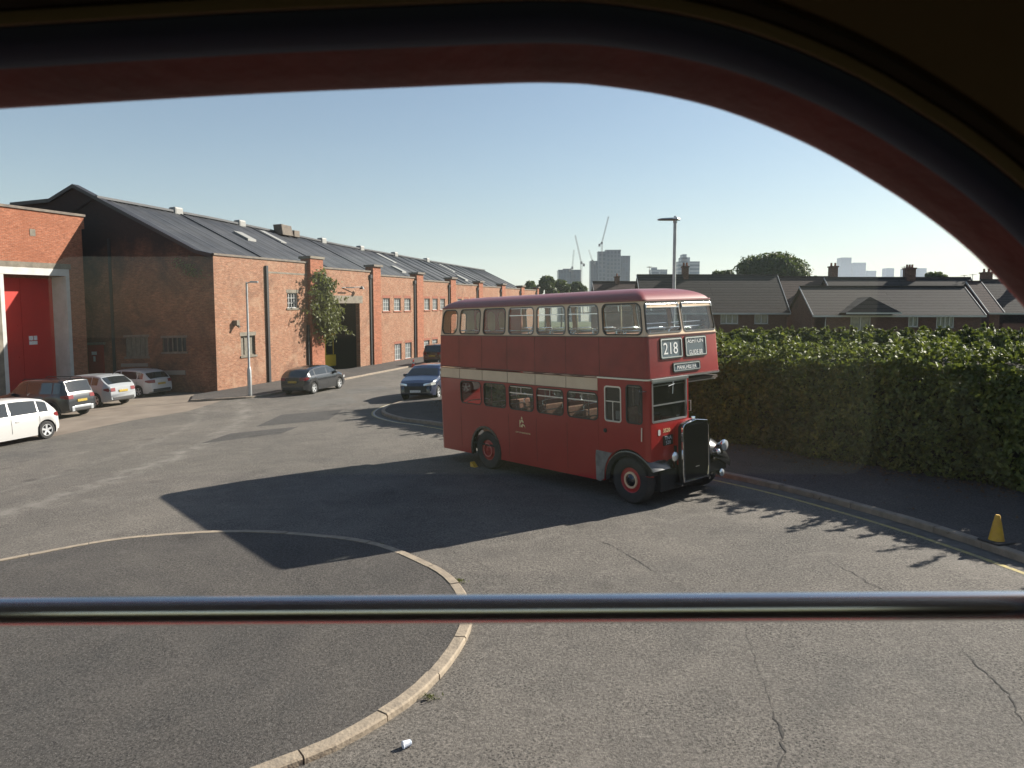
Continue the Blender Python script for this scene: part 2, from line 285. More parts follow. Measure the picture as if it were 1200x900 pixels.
# ------------------------------------------------------------------ mesh builder
class MB:
    def __init__(s): s.v = []; s.f = []; s.mi = []
    def add(s, vs, fs, mi=0):
        o = len(s.v); s.v += [tuple(map(float, p)) for p in vs]; s.f += [tuple(i+o for i in f) for f in fs]; s.mi += [mi]*len(fs); return s
    def box(s, x0, x1, y0, y1, z0, z1, mi=0):
        x0, x1 = min(x0, x1), max(x0, x1); y0, y1 = min(y0, y1), max(y0, y1)
        return s.add([(x0, y0, z0), (x1, y0, z0), (x1, y1, z0), (x0, y1, z0), (x0, y0, z1), (x1, y0, z1), (x1, y1, z1), (x0, y1, z1)],
                     [(0, 3, 2, 1), (4, 5, 6, 7), (0, 1, 5, 4), (1, 2, 6, 5), (2, 3, 7, 6), (3, 0, 4, 7)], mi)
    def tube(s, pts, r, n=8, mi=0, cap=True):
        pts = [Vector(p) for p in pts]; rings = []
        rs = r if isinstance(r, (list, tuple)) else [r]*len(pts)
        for i, p in enumerate(pts):
            d = (pts[min(i+1, len(pts)-1)]-pts[max(i-1, 0)]).normalized()
            a = Vector((0, 0, 1)) if abs(d.z) < .9 else Vector((1, 0, 0))
            u = d.cross(a).normalized(); w = d.cross(u)
            rings.append([p+(u*math.cos(2*PI*k/n)+w*math.sin(2*PI*k/n))*rs[i] for k in range(n)])
        vs = [q for R in rings for q in R]; fs = []
        for i in range(len(pts)-1):
            for k in range(n):
                fs.append((i*n+k, i*n+(k+1) % n, (i+1)*n+(k+1) % n, (i+1)*n+k))
        if cap: fs += [tuple(range(n))[::-1], tuple((len(pts)-1)*n+k for k in range(n))]
        return s.add(vs, fs, mi)
    def lathe(s, prof, c, axis='z', n=24, mi=0, a0=0, a1=2*PI):
        """prof: (radius, height along axis)"""
        vs = []; full = abs(a1-a0-2*PI) < 1e-6; m = n if full else n+1
        for r, h in prof:
            for k in range(m):
                a = a0+(a1-a0)*k/n; x, y = r*math.cos(a), r*math.sin(a)
                vs.append({'z': (c[0]+x, c[1]+y, c[2]+h), 'y': (c[0]+x, c[1]+h, c[2]+y), 'x': (c[0]+h, c[1]+x, c[2]+y)}[axis])
        fs = []
        for i in range(len(prof)-1):
            for k in range(n if full else n):
                k2 = (k+1) % m
                if not full and k+1 > n: continue
                fs.append((i*m+k, i*m+k2, (i+1)*m+k2, (i+1)*m+k))
        return s.add(vs, fs, mi)
    def grid(s, P, mi=0, loop=False):
        n, m = len(P), len(P[0]); vs = [q for r in P for q in r]; fs = []
        for i in range(n-1):
            for j in range(m if loop else m-1):
                j2 = (j+1) % m
                fs.append((i*m+j, i*m+j2, (i+1)*m+j2, (i+1)*m+j))
        return s.add(vs, fs, mi)
    def plate(s, outer, holes=(), t=.03, cuts=(), fn=None, mi=0, hcuts=()):
        """flat plate with holes in (a,b), thickness t towards +c; fn maps (a,b,c)"""
        loops = [list(outer)]+[list(h) for h in holes]
        tess = tessellate_polygon([[Vector((p[0], p[1], 0)) for p in L] for L in loops])
        flat = [p for L in loops for p in L]; N = len(flat)
        vs = [(p[0], p[1], 0.) for p in flat]
        fs = [tuple(f) for f in tess]
        if t:
            vs += [(p[0], p[1], t) for p in flat]; fs += [tuple(i+N for i in f)[::-1] for f in tess]
            o = 0
            for L in loops:
                n = len(L)
                for k in range(n): fs.append((o+k, o+(k+1) % n, o+(k+1) % n+N, o+k+N))
                o += n
        if cuts or hcuts:
            bm = bmesh.new(); bv = [bm.verts.new(v) for v in vs]
            for f in fs:
                try: bm.faces.new([bv[i] for i in f])
                except Exception: pass
            for c in cuts: bmesh.ops.bisect_plane(bm, geom=bm.verts[:]+bm.edges[:]+bm.faces[:], plane_co=(c, 0, 0), plane_no=(1, 0, 0), dist=1e-5)
            for c in hcuts: bmesh.ops.bisect_plane(bm, geom=bm.verts[:]+bm.edges[:]+bm.faces[:], plane_co=(0, c, 0), plane_no=(0, 1, 0), dist=1e-5)
            bm.verts.index_update(); vs = [tuple(v.co) for v in bm.verts]; fs = [tuple(v.index for v in f.verts) for f in bm.faces]; bm.free()
        if fn: vs = [fn(*v) for v in vs]
        return s.add(vs, fs, mi)
    def build(s, name, mats, parent=None, xf=None, smooth=None, bevel=0, recalc=True):
        me = bpy.data.meshes.new(name)
        V = s.v
        # box-projected UVs in metres, from the unsheared shape
        me.from_pydata(V, [], s.f)
        mats = mats if isinstance(mats, (list, tuple)) else [mats]
        for m_ in mats: me.materials.append(m_)
        me.polygons.foreach_set('material_index', s.mi)
        if recalc:
            bm = bmesh.new(); bm.from_mesh(me); bmesh.ops.recalc_face_normals(bm, faces=bm.faces[:]); bm.to_mesh(me); bm.free()
        uv = me.uv_layers.new(name='UVMap')
        for p in me.polygons:
            n = p.normal; ax = (abs(n.x), abs(n.y), abs(n.z))
            for li in p.loop_indices:
                c = me.vertices[me.loops[li].vertex_index].co
                if ax[2] > .95: q = (c.x, c.y)
                elif ax[0] > ax[1]: q = (c.y, c.z if ax[2] < .3 else math.hypot(c.x, c.z)*(1 if True else 1))
                else: q = (c.x, c.z if ax[2] < .3 else math.hypot(c.y, c.z))
                uv.data[li].uv = q
        if xf:
            for v in me.vertices: v.co = xf(v.co)
        if smooth is not None:
            me.polygons.foreach_set('use_smooth', [True]*len(me.polygons))
            me.set_sharp_from_angle(angle=math.radians(smooth))
        me.update()
        o = bpy.data.objects.new(name, me); COL.objects.link(o)
        if parent: o.parent = parent
        if bevel:
            b = o.modifiers.new('bevel', 'BEVEL'); b.width = bevel; b.segments = 2; b.limit_method = 'ANGLE'
        return o
def tag(o, label=None, cat=None, group=None, kind=None):
    if label: o['label'] = label
    if cat: o['category'] = cat
    if group: o['group'] = group
    if kind: o['kind'] = kind
    return o
def empty(name, loc=(0, 0, 0), rz=0, mtx=None, **k):
    o = bpy.data.objects.new(name, None); COL.objects.link(o); o.empty_display_size = .2
    if mtx is not None: o.matrix_world = mtx
    else: o.location = loc; o.rotation_euler = (0, 0, rz)
    return tag(o, **k)
def struct(o): o['kind'] = 'structure'; return o
def copy_tree(o, parent=None):
    c = o.copy(); COL.objects.link(c)
    if parent: c.parent = parent
    for ch in list(o.children): copy_tree(ch, c)
    return c
def rrect(a0, a1, b0, b1, r, n=5, rt=None):
    rt = r if rt is None else rt; P = []
    for (ca, cb, rr, st) in ((a1-r, b0+r, r, -PI/2), (a1-rt, b1-rt, rt, 0), (a0+rt, b1-rt, rt, PI/2), (a0+r, b0+r, r, PI)):
        for k in range(n+1):
            a = st+PI/2*k/n; P.append((ca+rr*math.cos(a), cb+rr*math.sin(a)))
    return P
def rect(a0, a1, b0, b1): return [(a0, b0), (a1, b0), (a1, b1), (a0, b1)]
def text_mb(mb, txt, size, fn, squeeze=1., depth=.002, mi=0, align='CENTER'):
    c = bpy.data.curves.new('t', 'FONT'); c.body = txt; c.size = size; c.extrude = depth; c.align_x = align; c.resolution_u = 3
    o = bpy.data.objects.new('t', c); COL.objects.link(o)
    dg = bpy.context.evaluated_depsgraph_get(); me = bpy.data.meshes.new_from_object(o.evaluated_get(dg), depsgraph=dg)
    mb.add([fn(v.co.x*squeeze, v.co.y, v.co.z) for v in me.vertices], [tuple(p.vertices) for p in me.polygons], mi)
    bpy.data.objects.remove(o); bpy.data.curves.remove(c); bpy.data.meshes.remove(me)
def frame_mtx(x, y, ang, dz=0):
    n = Vector((-GX, -GY, 1)).normalized(); f = Vector((math.cos(ang), math.sin(ang), GX*math.cos(ang)+GY*math.sin(ang))).normalized()
    l = n.cross(f); m = Matrix.Identity(4)
    for i in range(3): m[i][0] = f[i]; m[i][1] = l[i]; m[i][2] = n[i]
    m[0][3], m[1][3], m[2][3] = x, y, G(x, y)+dz
    return m
def smooth_path(pts, k=6, closed=False):
    P = [np.array(p, float) for p in pts]; n = len(P); out = []
    rngi = range(n) if closed else range(n-1)
    for i in rngi:
        p0 = P[(i-1) % n] if closed or i > 0 else P[0]; p1 = P[i]; p2 = P[(i+1) % n]; p3 = P[(i+2) % n] if closed or i+2 < n else P[-1]
        for j in range(k):
            t = j/k
            out.append(tuple(.5*((2*p1)+(-p0+p2)*t+(2*p0-5*p1+4*p2-p3)*t*t+(-p0+3*p1-3*p2+p3)*t**3)))
    if not closed: out.append(tuple(P[-1]))
    return out
def offset(path, d, closed=False):
    out = []; n = len(path)
    for i in range(n):
        a = np.array(path[(i-1) % n] if closed or i > 0 else path[0]); b = np.array(path[(i+1) % n] if closed or i < n-1 else path[-1])
        t = b-a; t = t/(np.linalg.norm(t)+1e-9); out.append((path[i][0]-t[1]*d, path[i][1]+t[0]*d))
    return out
def leaves(name, C, N, size, material, parent=None, jitter=.35, elong=1.7):
    """C: (n,3) centres, N: (n,3) rough facing; one diamond-shaped leaf each"""
    n = len(C); d = rng.normal(size=(n, 3)); d /= np.linalg.norm(d, axis=1)[:, None]
    nn = N*(1-jitter)+rng.normal(size=(n, 3))*jitter; nn /= np.linalg.norm(nn, axis=1)[:, None]
    u = np.cross(nn, d); u /= np.linalg.norm(u, axis=1)[:, None]; w = np.cross(nn, u)
    sz = size*rng.uniform(.6, 1.3, n)[:, None]
    a = C-u*sz*elong*.5; b = C+w*sz*.42+nn*sz*.1; c = C+u*sz*elong*.5; e = C-w*sz*.42+nn*sz*.1
    V = np.stack([a, b, c, e], 1).reshape(-1, 3)
    me = bpy.data.meshes.new(name); me.vertices.add(4*n); me.vertices.foreach_set('co', V.ravel().astype(np.float32))
    me.loops.add(4*n); me.loops.foreach_set('vertex_index', np.arange(4*n, dtype=np.int32))
    me.polygons.add(n); me.polygons.foreach_set('loop_start', np.arange(0, 4*n, 4, dtype=np.int32)); me.polygons.foreach_set('loop_total', np.full(n, 4, dtype=np.int32))
    me.materials.append(material); me.update(calc_edges=True)
    o = bpy.data.objects.new(name, me); COL.objects.link(o)
    if parent: o.parent = parent
    return o
def nz(x, y, z=0., s=1.):                                          # cheap smooth pseudo-noise
    x, y, z = np.asarray(x)*s, np.asarray(y)*s, np.asarray(z)*s
    return (np.sin(x*1.7+y*.9+z*1.3)+np.sin(-x*.8+y*2.1+z*.7+1.3)+np.sin(x*2.9-y*1.1+z*2.3+4.1)*.6+np.sin(x*4.3+y*3.7-z*3.1)*.4)/3

# ================================================================== SETTING: ground, road, kerbs
xs = [-4000, -1500, -400, -150, -60, -30, -10, 16, 40, 120, 400, 1500, 4000]; ys = [-300, -100, -40, 0, 40, 90, 140, 300, 900, 2500, 7000]
b = MB(); b.grid([[(x, y, G(x, y)-.03) for x in xs] for y in ys]); struct(b.build('ground', M['grass']))
def sheet(name, poly, m, dz, t=0.):
    b = MB(); b.plate(poly, t=t, fn=lambda a, c, z: (a, c, G(a, c)+dz+z)); return struct(b.build(name, m))
KERB = smooth_path([(6.9, 68.6), (-1.2, 43.), (-2.5, 38.4), (-3.1, 36.0), (-4.1, 35.0), (-5.1, 34.), (-5.57, 32.12), (-5.38, 30.22), (-4.32, 28.32), (-2.71, 26.7), (1.4, 21.9), (5.06, 17.14), (6.72, 14.17), (7.85, 10.97), (8.7, 6.5), (9.1, 0), (9.2, -12)], 8)
KL = smooth_path([(-16.6, 37.6), (-15.2, 37.75), (-13.5, 38.5), (-12.75, 40.2), (-10.76, 47.5), (-8.7, 54.2), (-4., 69.)], 6)
sheet('road', [(-60, -12), (9.4, -12), (9.4, 5), (12, 12), (6, 22), (0, 30), (0, 40), (13, 80), (15.9, 139), (-2, 139), (-17.5, 90), (-30, 45), (-60, 45)], M['road'], 0)
# concrete forecourt in front of the red doors
FORE = [(-17.3, 41.4), (-14.98, 37.7), (-14.98, 33.66), (-15.6, 32.4), (-16.31, 31.0), (-17.2, 27.6), (-18.3, 25.), (-21., 20.5), (-35, 20), (-32, 47)]
sheet('forecourt', FORE, M['fore'], .004)
def kerb_run(path, name, w, h, side, stone=.91, m='kerb', gap=.012):
    """kerb stones of one run, laid with real joints; side=+1: body to the left of travel"""
    b = MB(); L = [0]; P = [np.array(p) for p in path]
    for i in range(1, len(P)): L.append(L[-1]+np.linalg.norm(P[i]-P[i-1]))
    def pt(s):
        s = min(max(s, 0), L[-1]-1e-6); i = int(np.searchsorted(L, s, side='right'))-1; i = min(i, len(P)-2)
        t = (s-L[i])/(L[i+1]-L[i]); q = P[i]*(1-t)+P[i+1]*t
        d = pt_dir(i, t); return q, d
    def pt_dir(i, t):
        a = P[max(i-1, 0)]; c = P[min(i+2, len(P)-1)]; d = c-a; return d/np.linalg.norm(d)
    s = 0
    while s < L[-1]-.05:
        e = min(s+stone, L[-1]); jz = random.uniform(-.006, .006); jo = random.uniform(-.008, .008); rows = []
        for k in range(4):
            q, d = pt(s+gap/2+(e-s-gap)*k/3); n = np.array([-d[1], d[0]])*side
            q = q+n*jo; r = []
            for o, z in ((0, -.03), (.0, h-.018), (.018, h), (w, h), (w, -.03)):
                p = q+n*o; r.append((p[0], p[1], G(*p)+z+jz*(z > 0)))
            rows.append(r)
        b.grid(rows, loop=True); m0 = len(b.v)
        b.f += [tuple(range(m0-20, m0-15))[::-1], tuple(range(m0-5, m0))]; b.mi += [0, 0]
        s = e
    return struct(b.build(name, M[m]))
kerb_run(KERB, 'kerb', .15, .12, 1)
kerb_run(KL, 'kerb', .15, .11, 1)
# pavements
inner = offset(KERB, .15); sheet('pavement', inner+[(15.5, -12), (15.5, 9), (11.8, 17), (7.5, 24), (3, 31), (3.2, 40), (9, 66)], M['pave'], .112)
innL = offset(KL, .15); sheet('pavement', innL+[(-7.6, 71), (-16.94, 42.01), (-17.6, 40.4)], M['pave'], .104)
sheet('pavement_entrance', [(-13.4, 53.2), (-10.9, 61.), (-9.9, 60.6), (-9.2, 56.), (-12.3, 48.5)], M['pave'], .109)
# drop kerb gives way to road surface in front of the doorway; yellow line along the right kerb, white double line round the nose
def strip(name, path, o0, o1, m, dz=.004):
    b = MB(); A = offset(path, o0); B = offset(path, o1)
    b.grid([[(p[0], p[1], G(*p)+dz), (q[0], q[1], G(*q)+dz)] for p, q in zip(A, B)]); return struct(b.build(name, m))
kn = KERB[36:]
strip('yellow_line', kn, -.42, -.33, M['yellow']); strip('white_line', KERB[34:72], -.36, -.28, M['white_line'], .008)
strip('gutter', KERB, -.3, -.0, mat('gutter_grit', (.07, .065, .06), .95, noise=(.12, .11, .1), nscale=6), .003)
# round paved island
ISL = smooth_path([(-9.05, 12.64), (-7.37, 13.76), (-5.12, 13.95), (-2.72, 13.1), (-1.41, 11.81), (-.77, 10.71), (-.53, 9.35), (-.87, 7.85), (-1.46, 6.92), (-2.13, 6.35), (-4., 5.2), (-7, 4.6), (-10.3, 5.6), (-11.6, 8.), (-10.9, 10.9)], 8, True)[::-1]
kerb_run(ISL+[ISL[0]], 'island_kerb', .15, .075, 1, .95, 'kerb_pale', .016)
ii = offset(ISL, .15, True); sheet('traffic_island', ii, M['island'], .066)
# cracks in the tarmac
def crack(pts, w, jag=.05, z=.005):
    b = MB(); P = [np.array(p, float) for p in pts]; q = []
    for a, c in zip(P[:-1], P[1:]):
        n = max(2, int(np.linalg.norm(c-a)/.07))
        for k in range(n):
            q.append(a+(c-a)*k/n)
    q.append(P[-1]); q = np.array(q); q += np.cumsum(rng.normal(size=q.shape), 0)*.006+rng.normal(size=q.shape)*jag*.25
    rows = []
    for i in range(len(q)):
        d = q[min(i+1, len(q)-1)]-q[max(i-1, 0)]; d /= np.linalg.norm(d)+1e-9; nn = np.array([-d[1], d[0]])*w*random.uniform(.15, 1)*math.sin(PI*(i+.5)/len(q))**.4
        p1 = q[i]+nn; p2 = q[i]-nn; rows.append([(p1[0], p1[1], G(*p1)+z), (p2[0], p2[1], G(*p2)+z)])
    b.grid(rows); struct(b.build('road_crack', M['crack']))
def gp(px, py):
    r = ray(px, py); t = -EYE/(r[2]-GX*r[0]-GY*r[1]); return (r[0]*t, r[1]*t)
for pts, w in (([gp(909, 910), gp(916, 880), gp(905, 832)], .02), ([gp(905, 832), gp(890, 790), gp(870, 735)], .006), ([gp(770, 672), gp(730, 645), gp(690, 628)], .012), ([gp(1035, 692), gp(1000, 672), gp(965, 655)], .014),
               ([gp(1200, 850), gp(1180, 815), gp(1120, 760)], .012), ([gp(770, 672), gp(800, 690), gp(850, 720)], .006), ([gp(100, 610), gp(240, 570), gp(330, 545)], .008), ([gp(640, 715), gp(560, 660), gp(420, 600)], .005)):
    crack(pts, w)
# repaired patches of different asphalt
M['patch'] = asphalt('patched_asphalt', (.1, .094, .086), (.12, .112, .1), (.08, .075, .07))
M['patch2'] = asphalt('dark_patched_asphalt', (.052, .049, .047), (.06, .057, .054), (.04, .038, .036))
for pl, mm in (([gp(410, 462), gp(455, 456), gp(450, 452), gp(402, 457)], 'patch'), ([gp(365, 478), gp(420, 472), gp(412, 465), gp(360, 470)], 'patch'), ([gp(300, 500), gp(385, 492), gp(402, 480), gp(330, 486)], 'patch2'),
               ([gp(235, 520), gp(330, 508), gp(350, 500), gp(270, 508)], 'patch2')):
    sheet('road_patch', pl, M[mm], .0035)

# ================================================================== THE RED DOUBLE DECKER
YAW = -.8925; BX, BY = 2.4621, 15.1169; BW = 2.44
RR, FF = -7.168, .546
def interp(z, tab):
    for (a, va), (c, vc) in zip(tab[:-1], tab[1:]):
        if z <= c: return va+(vc-va)*max(0, (z-a))/(c-a)
    return tab[-1][1]
fz = lambda z: interp(z, ((2.65, .546), (3.52, .492), (4.25, .37)))
rz_ = lambda z: interp(z, ((2.3, -7.168), (3.52, -7.12), (4.25, -7.04)))
tz = lambda z: interp(z, ((2.3, 0), (2.65, .005), (3.52, .035), (4.25, .098)))
rR, rF = .26, .1
U0, U1 = RR+rR, FF-rF
SF0 = U1+rF*PI/2; SF1 = SF0+BW-2*rF; SN0 = SF1+rF*PI/2; SN1 = SN0+(U1-U0)
SR0 = U0-rR*PI/2
def hull(s, z, c=0., raw=False):
    """point on the body skin; c inwards"""
    if s < SR0: u, v, nu, nv = RR, rR+(SR0-s), 1, 0
    elif s < U0: a = (U0-s)/rR; u, v = U0-rR*math.sin(a), rR-rR*math.cos(a); nu, nv = math.sin(a), math.cos(a)
    elif s <= U1: u, v, nu, nv = s, 0, 0, 1
    elif s < SF0: a = (s-U1)/rF; u, v = U1+rF*math.sin(a), rF-rF*math.cos(a); nu, nv = -math.sin(a), math.cos(a)
    elif s <= SF1: u, v, nu, nv = FF, rF+(s-SF0), -1, 0
    elif s < SN0: a = PI/2-(s-SF1)/rF; u, v = U1+rF*math.sin(a), BW-rF+rF*math.cos(a); nu, nv = -math.sin(a), -math.cos(a)
    elif s <= SN1: u, v, nu, nv = U1-(s-SN0), BW, 0, -1
    else:
        a = (s-SN1)/rR
        if a < PI/2: u, v = U0-rR*math.sin(a), BW-rR+rR*math.cos(a); nu, nv = math.sin(a), -math.cos(a)
        else: u, v, nu, nv = RR, BW-rR-(s-SN1-rR*PI/2), 1, 0
    u += nu*c; v += nv*c
    if not raw:
        u = rz_(z)+(u-RR)*(fz(z)-rz_(z))/(FF-RR); t = tz(z); v = t+v*(BW-2*t)/BW
    return (u, v, z)
su = lambda u, z=3.87: RR+(u-rz_(z))*(FF-RR)/(fz(z)-rz_(z))          # offside s from a measured u
sv = lambda v, z=3.87: SF0+((v-tz(z))*BW/(BW-2*tz(z))-rF)             # front s from v
sn = lambda u, z=3.87: SN0+(U1-su(u, z))                              # nearside
sr = lambda v: SR0-(v-rR)
CUTS = [U0-rR*PI/2*k/6 for k in range(0, 7)]+[U1+rF*PI/2*k/4 for k in range(0, 5)]+[SF1+rF*PI/2*k/4 for k in range(0, 5)]+[SN1+rR*PI/2*k/6 for k in range(0, 7)]+[SR0-1., SR0-(BW-2*rR)+1.1]
SA = SR0-(BW/2-rR); SB = SN1+rR*PI/2+(BW/2-rR)                        # both ends meet at the centre of the rear
BUS = empty('double_decker_bus', mtx=frame_mtx(BX, BY, YAW), label='vintage red double decker bus with cream band and 218 on its blind', cat='bus')
def bp_(name, mb, m, parent=BUS, **k): return mb.build(name, m, parent, **k)
UW = [(-6.86, -6.13, .2), (-6.01, -5.1, .12), (-4.97, -4.05, .12), (-3.93, -2.97, .12), (-2.87, -1.88, .12), (-1.8, -.84, .12), (-.73, .36, .14)]
wins = []                                                              # (s0,s1,z0,z1,r, kind)
for a, c, r in UW: wins.append((su(a), su(c), 3.54, 4.19, r, 'u'))
for a, c, r in UW[:6]: wins.append((sn(c), sn(a), 3.54, 4.19, r, 'n'))
wins.append((sn(.30), sn(-.73), 3.54, 4.19, .14, 'n'))
wins.append((sv(.10), sv(1.19), 3.56, 4.2, .1, 'f')); wins.append((sv(1.25), sv(2.34), 3.56, 4.2, .1, 'f'))
# rear window split over the seam: one each side
wins.append((sr(.0)-1.02, sr(.0)-.42, 3.5, 4.1, .1, 'r'))
def wall_band(name, z0, z1, m, holes=(), s0=SA, s1=SB, t=.035, extra=()):
    b = MB(); b.plate(rect(s0, s1, z0, z1), holes, t, [c for c in CUTS if s0+.002 < c < s1-.002]+list(extra), hull, hcuts=[z for z in (2.65, 3.52) if z0 < z < z1]); return bp_(name, b, m, smooth=35)
wall_band('window_surround', 3.5, 4.25, M['cream'], [rrect(a, c, z0, z1, r) for a, c, z0, z1, r, k in wins])
wall_band('upper_panel', 2.655, 3.497, M['bus_red_up'])
# panel joints, beads and rain strips
b = MB()
for z in (3.5, 2.655): b.plate(rect(SA, SB, z-.012, z+.012), t=.012, cuts=CUTS, fn=lambda a, c, d: hull(a, c, d-.012))
bp_('waist_moulding', b, mat('moulding_maroon', (.1, .02, .02), .4))
for u in (-6.06, -5.03, -3.98, -2.92, -1.85, -.8):
    b = MB(); b.plate(rect(su(u, 3)-.004, su(u, 3)+.004, 2.67, 3.48), t=.004, fn=lambda a, c, d: hull(a, c, d-.004)); bp_('panel_joint', b, bpy.data.materials['moulding_maroon'])
for u in (-6.06, -3.98, -2.92, -1.85):
    b = MB(); b.plate(rect(u-.004, u+.004, .5, 1.55), t=.004, fn=lambda a, c, d: hull(a, c, d-.004)); bp_('panel_joint', b, bpy.data.materials['moulding_maroon'])
b = MB(); b.plate(rect(-.86, sv(2.36, 2.65), 2.618, 2.65), t=.03, cuts=CUTS, fn=lambda a, c, d: hull(a, c, d-.02)); bp_('aluminium_strip', b, M['alu'])
# lower saloon walls: offside, nearside, rear, with wheel arches
LW = [(-6.03, -5.1), (-4.98, -4.06), (-3.93, -3.0), (-2.88, -1.95), (-1.82, -.86)]
lw = [(a, c, 1.69, 2.29, .12) for a, c in LW]
def archpts(uc, r, zb, n=14):
    a0 = math.acos((zb-.5)/r) if abs((zb-.5)/r) < 1 else PI/2
    a0 = math.asin((zb-.5)/r)
    return [(uc+r*math.cos(a), .5+r*math.sin(a)) for a in [PI-a0-(PI-2*a0)*k/n for k in range(n+1)]]
zb = .345
arch = archpts(-4.98, .64, zb)
b = MB()
outer = [(SR0-1.1, zb-.02)]+[(U0-.2, zb-.02)]+arch+[(-.9, .375), (-.86, .375), (-.86, 2.34), (SR0-1.1, 2.34)]
b.plate(outer, [rrect(a, c, z0, z1, r) for a, c, z0, z1, r in lw], .035, [c for c in CUTS if c < -2], hull)
bp_('lower_panel', b, M['bus_red'], smooth=35)
b = MB(); b.plate(rect(SR0-1.1, -.862, 2.343, 2.61), t=.035, cuts=[c for c in CUTS if c < -2], fn=hull); bp_('cream_band', b, M['cream'], smooth=35)
b = MB()
for z in (2.34, 2.618): b.plate(rect(SR0-1.1, -.86, z-.008, z+.008), t=.01, cuts=[c for c in CUTS if c < -2], fn=lambda a, c, d: hull(a, c, d-.01))
for u in (-6.06, -5.03, -3.98, -2.92, -1.85): b.plate(rect(u-.005, u+.005, 2.35, 2.61), t=.004, fn=lambda a, c, d: hull(a, c, d-.004))
bp_('band_bead', b, bpy.data.materials['moulding_maroon'])
b = MB(); nlw = [(sn(c, 2), sn(a, 2), 1.69, 2.29, .12) for a, c in LW[1:]]
narch = [(SN0+U1-x, z) for x, z in arch][::-1]
b.plate([(sn(-.86, 2), zb)]+narch+[(sn(-5.8, 2), zb), (sn(-5.8, 2), 2.61), (sn(-.86, 2), 2.61)], [rrect(a, c, z0, z1, r) for a, c, z0, z1, r in nlw], .035, [], hull)
bp_('nearside_panel', b, M['bus_red'], smooth=35)
# wheel arch lips
for vy, sgn in ((-.012, 1), (BW+.012, -1)):
    b = MB(); pts = archpts(-4.98, .655, zb); q = archpts(-4.98, .59, zb)
    b.grid([[(p[0], vy, p[1]), (p[0], vy+.12*sgn, p[1]), (r_[0], vy+.12*sgn, r_[1]), (r_[0], vy, r_[1])] for p, r_ in zip(pts, q)], loop=True); bp_('wheel_arch_lip', b, M['black'], smooth=40)
# cab: offside wall with door window, front wall with windscreen
b = MB(); CW = 1.30
fr = archpts(0., .67, .62)
cabouter = [(-.858, .375), (-.7, .4)]+[(p[0], p[1]) for p in fr if True]+[(U1+.0, .66), (SF0, .66), (sv(CW, 2), .78), (sv(CW, 2), 2.615), (-.858, 2.615)]
cabholes = [rrect(-.65, -.18, 1.71, 2.46, .07), rrect(-.04, .40, 1.72, 2.52, .09), rrect(sv(.13, 2), sv(1.24, 2), 1.75, 2.58, .05)]
b.plate(cabouter, cabholes, .035, [c for c in CUTS if .3 < c < 1], hull); bp_('cab_panel', b, M['bus_red'], smooth=35)
b = MB()                                                              # bulkhead behind the bonnet and cab inner wall
b.plate(rect(1.30, BW, .7, 2.62), [rrect(1.45, 2.3, 1.75, 2.3, .08)], .03, fn=lambda a, c, d: (-.86+d, a, c))
bp_('bulkhead', b, M['bus_red'])
b = MB(); b.plate(rect(-.86, .5, 1.2, 2.62), [rrect(-.7, .35, 1.8, 2.45, .08)], .03, fn=lambda a, c, d: (a, CW+d-.03, c)) if False else b.box(-.86, .5, CW-.03, CW, 1.2, 2.6); b.box(-.85, -.83, .05, 1.28, .7, 2.6); bp_('cab_lining', b, mat('cab_lining_green', (.03, .035, .03), .6))
# roof dome
b = MB(); ring = []
N_ = 12; path = [SA+(SB-SA)*k/150 for k in range(150)]+CUTS[:-2]; path = sorted(set(round(p, 4) for p in path if SA <= p < SB))
for k in range(N_+1):
    f_ = k/N_; ins = 1.17*f_**1.25; zz = 4.235+.27*(1-(1-f_)**3.4)
    row = []
    for s_ in path:
        u, v, z = hull(s_, 4.235, 0)
        fu = ins*1.15
        uu = (u-(-3.33)); vv = v-1.22
        lu = 3.72; lv = 1.122
        row.append((-3.33+uu*(lu-min(fu*1.05, lu*.8))/lu, 1.22+vv*(lv-min(ins, lv*.985))/lv, zz))
    ring.append(row)
b.grid(ring, loop=True); m0 = len(path); b.f.append(tuple(range(N_*m0, (N_+1)*m0))); b.mi.append(0)
ROOF = bp_('roof', b, M['bus_roof'], smooth=60)
b = MB(); b.plate(rect(SA, SB, 4.222, 4.252), t=.03, cuts=CUTS, fn=lambda a, c, d: hull(a, c, d-.024)); bp_('gutter_strip', b, M['bus_roof'])
for u in (-5.55, -3.2):
    b = MB(); b.lathe([(0, .05), (.12, .048), (.2, .03), (.24, 0)], (u, .8, 4.45), n=16); o = b.build('roof_vent', M['bus_roof'], ROOF, smooth=50)
# windows: pane + frame each
def window(s0, s1, z0, z1, r, gl, fm, fw=.022, bars=(), out=.008, cuts=CUTS, name='window'):
    cc = [c for c in cuts if s0 < c < s1]
    b = MB(); b.plate(rrect(s0, s1, z0, z1, r), t=0, cuts=cc, fn=lambda a, c, d: hull(a, c, .02)); p = bp_(name, b, gl)
    b = MB(); b.plate(rrect(s0-.008, s1+.008, z0-.008, z1+.008, r), [rrect(s0+fw, s1-fw, z0+fw, z1-fw, max(r-fw, .02))], out+.02, cc, lambda a, c, d: hull(a, c, d-out)); b.build('frame', fm, p)
    if bars:
        b = MB()
        for (a0, a1, b0, b1) in bars: b.plate(rect(a0, a1, b0, b1), t=.02, cuts=[c for c in cc if a0 < c < a1], fn=lambda a, c, d: hull(a, c, d))
        b.build('vent_bar', M['alu'], p)
    return p
gask = mat('black_gasket', (.02, .02, .02), .5)
